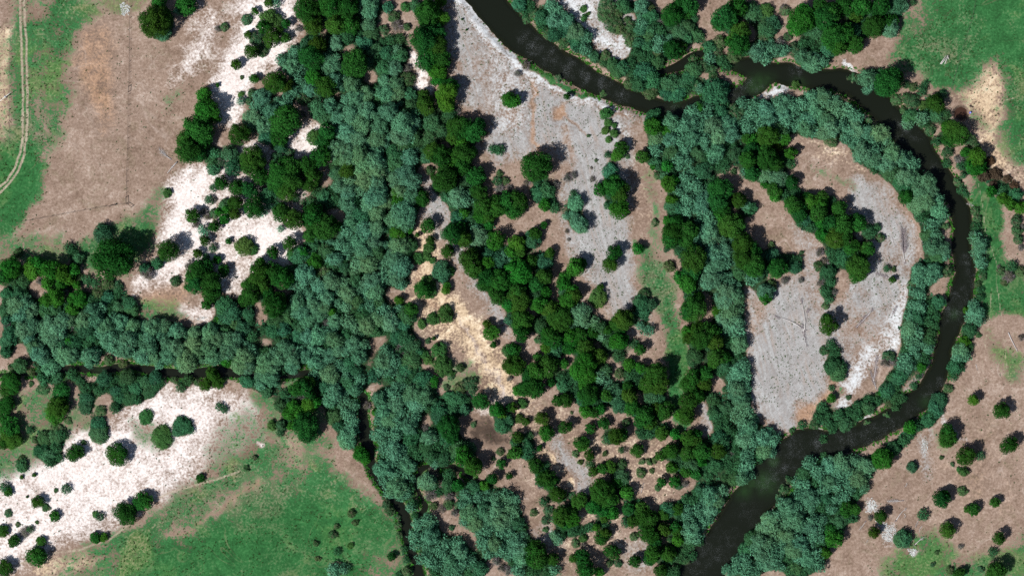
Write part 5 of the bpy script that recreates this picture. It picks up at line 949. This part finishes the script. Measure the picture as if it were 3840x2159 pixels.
# stones: one small rock shape, many of them, lying in patches
def stone_patch(name, pts, n, size, label, seed):
    rng = np.random.default_rng(seed); p = pts; lo, hi = p.min(0), p.max(0); VV = []; FF = []; b = 0
    ico = [(0, 0, 1)] + [(math.cos(a) * .9, math.sin(a) * .9, .35) for a in np.arange(5) * 1.2566] + [(math.cos(a + .6), math.sin(a + .6), -.4) for a in np.arange(5) * 1.2566]
    tri = [(0, 1 + k, 1 + (k + 1) % 5) for k in range(5)] + [(1 + k, 6 + k, 1 + (k + 1) % 5) for k in range(5)] + [(1 + (k + 1) % 5, 6 + k, 6 + (k + 1) % 5) for k in range(5)]
    ico = np.array(ico); tri = np.array(tri)
    xs = rng.uniform(lo[0], hi[0], n * 4); ys = rng.uniform(lo[1], hi[1], n * 4); ok = inside(xs, ys, p); xs, ys = xs[ok][:n], ys[ok][:n]
    zs = terrain_z(xs, ys)
    for x, y, z in zip(xs, ys, zs):
        s = size * rng.uniform(.5, 1.5); a = rng.uniform(0, 6.28); v = ico * (1 + rng.normal(0, .14, ico.shape)) * np.array([1, rng.uniform(.6, 1), rng.uniform(.45, .75)]) * s
        v = np.stack([v[:, 0] * math.cos(a) - v[:, 1] * math.sin(a) + x, v[:, 0] * math.sin(a) + v[:, 1] * math.cos(a) + y, v[:, 2] + z + .1 * s], 1)
        VV.append(v); FF.append(tri + b); b += len(v)
    add(name, mesh_np(name, np.concatenate(VV), np.concatenate(FF), M_STONE), kind='stuff', label=label, category='stones')
stone_patch('stone_rubble', tile(5, 3, [(190,650),(240,740),(245,800),(125,810),(140,720)]), 150, .2, 'upper patch of white stone rubble beside the willows at lower right', 21)
stone_patch('stone_rubble', tile(5, 3, [(215,890),(330,905),(455,1000),(400,1080),(330,1115),(280,1050),(270,960)]), 300, .2, 'largest patch of white stone rubble on the lower right slope', 22)
stone_patch('stone_rubble', tile(5, 3, [(540,1160),(640,1175),(600,1250),(560,1215)]), 90, .2, 'lowest small patch of white stones at the meadow edge', 23)
stone_patch('stone_rubble', tile(0, 0, [(1200,50),(1250,20),(1310,60),(1290,150),(1230,160)]), 150, .2, 'pile of pale stones beside the fence at top left', 24)
stone_patch('stone_rubble', tile(5, 3, [(690,60),(750,80),(750,180),(710,260),(680,180)]), 160, .15, 'strip of grey stones below the river at right', 25)
stone_patch('stone_rubble', tile(1, 2, [(300,280),(370,290),(330,320),(240,330)]), 60, .15, 'few pale stones in the gully above the creek belt', 26)

# ------------------------------------------------------------------ driftwood and fallen trees
def bent_line(a, b, rng, bend=.08, n=5, z0=.12):
    a = np.array(a); b = np.array(b); L = np.linalg.norm(b - a); perp = np.array([-(b - a)[1], (b - a)[0]]) / (L + 1e-9)
    c = rng.uniform(-bend, bend) * L; pts = []
    for t in np.linspace(0, 1, n):
        p = a + (b - a) * t + perp * c * math.sin(t * math.pi)
        pts.append((p[0], p[1], 0))
    pts = np.array(pts); pts[:, 2] = terrain_z(pts[:, 0], pts[:, 1]) + z0
    return pts
def log_thing(tx, ty, a, b, rad, label, seed, pts=None):
    rng = np.random.default_rng(seed); P = tile(tx, ty, pts if pts else [a, b])
    line = bent_line(P[0], P[1], rng, z0=rad * .7) if len(P) == 2 else np.concatenate([bent_line(P[i], P[i + 1], rng, .04, 4, rad * .7)[(0 if i == 0 else 1):] for i in range(len(P) - 1)])
    o = line[0].copy(); loc = line - o
    root = empty('fallen_log', tuple(o), label=label, category='log', group='bleached fallen logs')
    n = len(loc); rr = [rad * (1.15 - .75 * t) for t in np.linspace(0, 1, n)]
    add('stem', poly_mesh('log_stem', tube(loc, rr, 7), M_DEAD), root)
    st = []
    for k in range(3):
        i = rng.integers(1, n); p = loc[i]; a_ = rng.uniform(0, 6.28); e = p + np.array([math.cos(a_), math.sin(a_), .5]) * rng.uniform(.3, .7)
        st.append(tube([p, e], [rad * .45, rad * .15], 5))
    add('branch_stubs', poly_mesh('branch_stubs', join(st), M_DEAD), root)
def fallen_tree(tx, ty, base, tip, spread, rad, label, seed, twigs=70, full=.35, mat=None):
    """a dead tree lying on the ground: stem from root to tip, limbs fanning out over the last part"""
    rng = np.random.default_rng(seed); P = tile(tx, ty, [base, tip]); line = bent_line(P[0], P[1], rng, .06, 7, rad)
    o = line[0].copy(); loc = line - o; L = np.linalg.norm(loc[-1]); d = loc[-1] / L; side = np.array([-d[1], d[0], 0])
    root = empty('fallen_dead_tree', tuple(o), label=label, category='dead tree', group='fallen dead trees')
    add('trunk', poly_mesh('dead_trunk', tube(loc, [rad * (1.1 - .85 * t) for t in np.linspace(0, 1, len(loc))], 7), M_DEAD), root)
    parts = []
    for k in range(twigs):
        t = rng.uniform(full, 1.0); p = loc[0] + (loc[-1] - loc[0]) * t; s = rng.choice((-1, 1))
        ln = spread * (1.1 - .55 * t) * rng.uniform(.35, 1.0)
        e = p + d * ln * rng.uniform(.5, 1.1) + side * s * ln * rng.uniform(.15, .75) + np.array([0, 0, rng.uniform(0, .35) * ln])
        m = (p + e) / 2 + side * s * ln * .07 + np.array([0, 0, .06 * ln]); r = rad * rng.uniform(.12, .3)
        parts.append(tube([p, m, e], [r, r * .7, r * .3], 4))
    add('branches', poly_mesh('dead_branches', join(parts), mat or M_DEADTWIG, False), root)
    rt = []
    for k in range(7):
        a_ = rng.uniform(0, 6.28); e = -d * rng.uniform(.2, .7) + np.array([math.cos(a_), math.sin(a_), rng.uniform(0, .6)]) * rad * 3.2
        rt.append(tube([(0, 0, 0), e], [rad * .5, rad * .15], 4))
    add('root_plate', poly_mesh('root_plate', join(rt), M_DEADTWIG), root)
fallen_tree(5, 1, (517, 1185), (500, 860), 4.2, .16, 'large grey fallen tree with feathery branches on the bend gravel', 31, 240, .25)
fallen_tree(4, 2, (1228, 420), (1190, 110), 1.7, .2, 'upright white trunk of the three fallen stems on bend gravel', 32, 40, .85)
fallen_tree(4, 2, (1212, 440), (1262, 210), 2.2, .19, 'shorter right white trunk of the three fallen stems on gravel', 33, 50, .8)
fallen_tree(4, 2, (1190, 395), (930, 285), 1.8, .2, 'long left white trunk of the three fallen stems on gravel', 34, 36, .8)
fallen_tree(4, 2, (1205, 380), (1250, 585), 1.8, .14, 'dark grey branch trailing below the three fallen stems', 35, 80, .3)
fallen_tree(5, 1, (390, 1365), (225, 1290), 2.2, .16, 'small dead tree lying beside the dark cottonwood on gravel', 36, 80, .2)
fallen_tree(5, 2, (185, 225), (30, 390), 2.0, .22, 'grey fallen tree with raked branches at gravel edge', 37, 110, .15)
fallen_tree(5, 2, (205, 930), (240, 680), 2.4, .15, 'tangled driftwood heap at the river bar', 38, 150, .1)
fallen_tree(5, 2, (230, 1010), (170, 830), 2.2, .14, 'lower driftwood tangle beside the bar shrubs', 39, 110, .1)
fallen_tree(5, 3, (490, 686), (340, 695), 2.0, .13, 'grey brushy fallen branch on the lower right slope', 40, 80, .2, M_DEAD)
fallen_tree(5, 3, (432, 880), (532, 762), 1.0, .2, 'pale bare fallen trunk left of the round shrub', 41, 10, .8, M_DEAD)
fallen_tree(5, 3, (620, 1125), (708, 1052), 1.6, .16, 'curved pale dead branch below the willow shrub', 42, 22, .5, M_DEAD)
fallen_tree(5, 3, (120, 900), (60, 975), 1.6, .1, 'thin white dead branches left of the stone rubble', 43, 26, .2, M_DEAD)
fallen_tree(5, 3, (655, 880), (625, 950), 1.2, .1, 'small broken grey stump debris on the dry slope', 44, 36, .1, M_DEAD)
fallen_tree(5, 3, (588, 985), (565, 1020), .9, .1, 'short dead snag above the big willow shrub', 45, 24, .1, M_DEAD)
fallen_tree(0, 1, (1716, 150), (1600, 55), 3.0, .17, 'white dead tree fan lying on the brown pasture', 46, 60, .15, M_DEAD)
fallen_tree(5, 1, (1215, 625), (1150, 600), 1.4, .12, 'white driftwood jam on the outer river bank', 47, 40, .1, M_DEAD)
fallen_tree(5, 1, (695, 795), (615, 735), 1.6, .14, 'pale branches piled at the willow edge on gravel', 48, 40, .1, M_DEAD)
fallen_tree(5, 2, (385, 285), (435, 180), 1.6, .12, 'purple brown dead brush on the white gravel', 49, 110, .15)
fallen_tree(3, 3, (1300, 600), (1325, 510), 1.4, .1, 'slender dead snag lying in the dry scrub', 50, 36, .3)
LOGS = [
    (0, 1, [(1782, 180), (1682, 295)], .26, 'thick white log beside the dark trees on pasture'),
    (5, 2, [(1558, 445), (1610, 560), (1650, 640)], .2, 'long white log lying on the green slope'),
    (4, 2, [(1225, 865), (1195, 910), (1165, 970)], .12, 'thin white log low on the bend gravel'),
    (4, 2, [(1050, 1172), (1038, 1198)], .1, 'tiny white stick on the brown bar edge'),
    (5, 1, [(422, 798), (446, 826)], .12, 'short white log above the big fallen tree'),
    (5, 1, [(388, 938), (415, 1018)], .13, 'dark slender log left of the big fallen tree'),
    (5, 1, [(362, 1152), (350, 1207)], .11, 'white stick below left of the big fallen tree'),
    (5, 1, [(482, 955), (526, 976)], .12, 'white stick across the big fallen tree'),
    (5, 1, [(614, 928), (636, 950)], .09, 'small white stick right of the fallen tree'),
    (5, 1, [(683, 968), (696, 1002)], .1, 'white stick against the willow edge'),
    (5, 2, [(507, 385), (485, 415)], .14, 'white log end poking from the willows'),
    (5, 2, [(1232, 765), (1238, 790), (1250, 825)], .11, 'curved grey stick on the brown outer bank'),
    (5, 3, [(540, 508), (522, 550)], .13, 'short white log on the dry slope'),
    (5, 3, [(692, 938), (668, 970), (662, 1004)], .11, 'curved white branch right of the stone rubble'),
    (5, 3, [(510, 815), (525, 835), (515, 860)], .1, 'hooked grey branch beside the bare trunk'),
    (5, 3, [(152, 1075), (128, 1112)], .09, 'thin stick below the dark compact tree'),
    (1, 2, [(335, 345), (270, 385)], .1, 'thin pole leaning into the creek willows'),
    (3, 0, [(2010, 1185), (2040, 1150)], .08, 'short pale stick in the top willows'),
    (3, 1, [(955, 330), (1010, 290), (1070, 262)], .1, 'bare pale branch across the tall grove crown'),
    (3, 2, [(1085, 1118), (1068, 1145)], .09, 'pale broken stick in the lower grove'),
]
for k, (tx, ty, pts, rad, lab) in enumerate(LOGS): log_thing(tx, ty, None, None, rad, lab, 70 + k, pts)

# poles stacked on the right meadow
root = empty('timber_poles', tuple(tile(5, 0, [(905, 610)])[0]) + (float(terrain_z(tile(5, 0, [(905, 610)])[0][0:1], tile(5, 0, [(905, 610)])[0][1:2])[0]),),
             label='pale timber poles leaning together on the right meadow', category='poles')
o0 = np.array(root.location)
for k, (a, b) in enumerate((((872, 646), (930, 562)), ((882, 648), (940, 575)), ((918, 645), (950, 565)))):
    P = tile(5, 0, [a, b]); z = o0[2]
    l = np.array([(P[0][0], P[0][1], z + .1), ((P[0][0] + P[1][0]) / 2, (P[0][1] + P[1][1]) / 2, z + .4), (P[1][0], P[1][1], z + .75)]) - o0
    add('pole', poly_mesh('pole', tube(l, [.16, .14, .11], 7), M_DEAD), root)
P = tile(5, 0, [(940, 560), (952, 600)]); l = np.array([(P[0][0], P[0][1], o0[2] + .95), (P[1][0], P[1][1], o0[2] + .9)]) - o0
add('crossbar', poly_mesh('crossbar', tube(l, [.14, .13], 7), M_DEAD), root)

# ------------------------------------------------------------------ fences
def fence(pts, label, seed, spacing=4.0, corner=False):
    rng = np.random.default_rng(seed); P = [pts[0]]; 
    seg = np.linalg.norm(np.diff(pts, axis=0), axis=1); tot = seg.sum(); n = int(tot / spacing); cum = np.concatenate([[0], np.cumsum(seg)])
    tt = np.linspace(0, tot, n + 1); xs = np.interp(tt, cum, pts[:, 0]); ys = np.interp(tt, cum, pts[:, 1]); zs = terrain_z(xs, ys)
    o = np.array([xs[0], ys[0], zs[0]])
    root = empty('wire_fence', tuple(o), label=label, category='fence')
    r = .07; pm = poly_mesh('fence_post', tube([(0, 0, -.3), (0, 0, .6), (.01, 0, 1.25), (.012, 0, 1.3)], [r * 1.05, r, r * .95, r * .5], 8), M_POST)
    for x, y, z in zip(xs, ys, zs):
        p = add('post', pm, root, (x - o[0], y - o[1], z - o[2]), rng.uniform(0, 6)); p.rotation_euler = (rng.normal(0, .03), rng.normal(0, .03), rng.uniform(0, 6))
    for h_ in (.4, .75, 1.1):
        add('wire', poly_mesh('wire', tube(np.stack([xs - o[0], ys - o[1], zs - o[2] + h_], 1), [.012] * len(xs), 4), M_WIRE), root)
    return root
fence(FENCE_A, 'long dark wire fence running down the brown pasture', 1)
fence(FENCE_B, 'slanting wire fence running left from the fence corner', 2)
fence(FENCE_C, 'wire fence at far left beside the two-track lane', 3)
fence(FENCE_D, 'wire fence crossing the big green meadow at right', 4)
def hbrace(tx, ty, a, b, label):
    P = tile(tx, ty, [a, b]); z = terrain_z(P[:, 0], P[:, 1]); o = np.array([P[0][0], P[0][1], z[0]])
    root = empty('fence_brace', tuple(o), label=label, category='fence brace', group='timber fence braces')
    e = np.array([P[1][0], P[1][1], z[1]]) - o; r = .11
    add('post', poly_mesh('brace_post', tube([(0, 0, -.3), (0, 0, .8), (0, 0, 1.5), (0, 0, 1.55)], [r * 1.1, r, r * .95, r * .5], 8), M_POST), root)
    add('post', poly_mesh('brace_post', tube([e + (0, 0, -.3), e + (0, 0, .8), e + (0, 0, 1.5), e + (0, 0, 1.55)], [r * 1.1, r, r * .95, r * .5], 8), M_POST), root)
    add('rail', poly_mesh('brace_rail', tube([(0, 0, 1.3), e / 2 + (0, 0, 1.28), e + (0, 0, 1.3)], [r * .8] * 3, 8), M_POST), root)
hbrace(0, 0, (1296, 870), (1292, 925), 'dark timber brace on the pasture fence, upper one')
hbrace(0, 1, (1268, 535), (1272, 600), 'timber brace at the fence corner pointing up')
hbrace(0, 1, (1285, 605), (1325, 632), 'timber brace at the fence corner on the right')
hbrace(0, 1, (1100, 628), (1160, 612), 'timber brace left of the fence corner')

# ------------------------------------------------------------------ white boom on a grey stand at the left edge
P = tile(0, 0, [(0, 1030), (125, 930), (62, 977)]); z = float(terrain_z(P[2:3, 0], P[2:3, 1])[0]); o = np.array([P[2][0], P[2][1], z])
root = empty('white_boom', tuple(o), label='long white metal boom on a grey stand at left edge', category='boom')
a = np.array([P[0][0], P[0][1], z]) - o; b = np.array([P[1][0], P[1][1], z]) - o
add('boom_tube', poly_mesh('boom_tube', tube([a + (0, 0, 1.9), a * .5 + (0, 0, 2.05), (0, 0, 2.15), b * .5 + (0, 0, 2.1), b + (0, 0, 1.95)], [.07, .09, .11, .09, .06], 8), M_WHITE), root)
add('stand', poly_mesh('boom_stand', join([tube([(0, 0, 0), (0, 0, 1), (0, 0, 2.1)], [.2, .14, .12], 8)] + [tube([(.6 * math.cos(q), .6 * math.sin(q), 0), (0, 0, 1.3)], [.06, .05], 6) for q in (.3, 1.87, 3.44, 5.0)]), M_GALV), root)
add('swivel', poly_mesh('boom_swivel', tube([(0, 0, 2.02), (0, 0, 2.1), (0, 0, 2.26), (0, 0, 2.34)], [.2, .3, .3, .16], 10), M_GALV), root)
# blue barrel beside the pond
P = tile(5, 0, [(1172, 1135)])[0]; z = float(terrain_z(P[0:1], P[1:2])[0])
root = empty('blue_barrel', (P[0], P[1], z), label='small blue barrel standing beside the muddy round pond', category='barrel')
prof = [(0, .3), (.03, .33), (.3, .36), (.33, .39), (.37, .36), (.62, .36), (.65, .39), (.69, .36), (.88, .33)]
add('body', poly_mesh('barrel_body', tube([(0, 0, h_) for h_, _ in prof], [r for _, r in prof], 20), M_BLUE), root)
t = np.linspace(0, 2 * math.pi, 21); add('rim', poly_mesh('barrel_rim', tube([(.31 * math.cos(q), .31 * math.sin(q), .9) for q in t], [.035] * 21, 6), M_BLUE), root)
add('lid', poly_mesh('barrel_lid', tube([(0, 0, .885), (0, 0, .893), (0, 0, .9)], [.29, .27, .05], 16), M_BLUEIN), root)
for k, (cx, cy, s, lab) in enumerate(((1178, 1066, .42, 'left dark earth mound above the blue barrel'), (1196, 1075, .38, 'right dark earth mound above the blue barrel'))):
    P = tile(5, 0, [(cx, cy)])[0]; z = float(terrain_z(P[0:1], P[1:2])[0]); rng = np.random.default_rng(k)
    V = []; F = []
    for i in range(6):
        for j in range(12):
            ph = i / 5 * math.pi / 2; th = j / 12 * 2 * math.pi; rr = s * (1 + rng.normal(0, .08))
            V.append((rr * math.cos(ph) * math.cos(th) * 1.2, rr * math.cos(ph) * math.sin(th), rr * math.sin(ph) * .6 - .05))
    for i in range(5):
        for j in range(12): F.append((i * 12 + j, i * 12 + (j + 1) % 12, (i + 1) * 12 + (j + 1) % 12, (i + 1) * 12 + j))
    add('earth_mound', poly_mesh('earth_mound', (V, F), M_DUNG), None, (P[0], P[1], z), label=lab, category='mound', group='dark earth mounds by the pond')
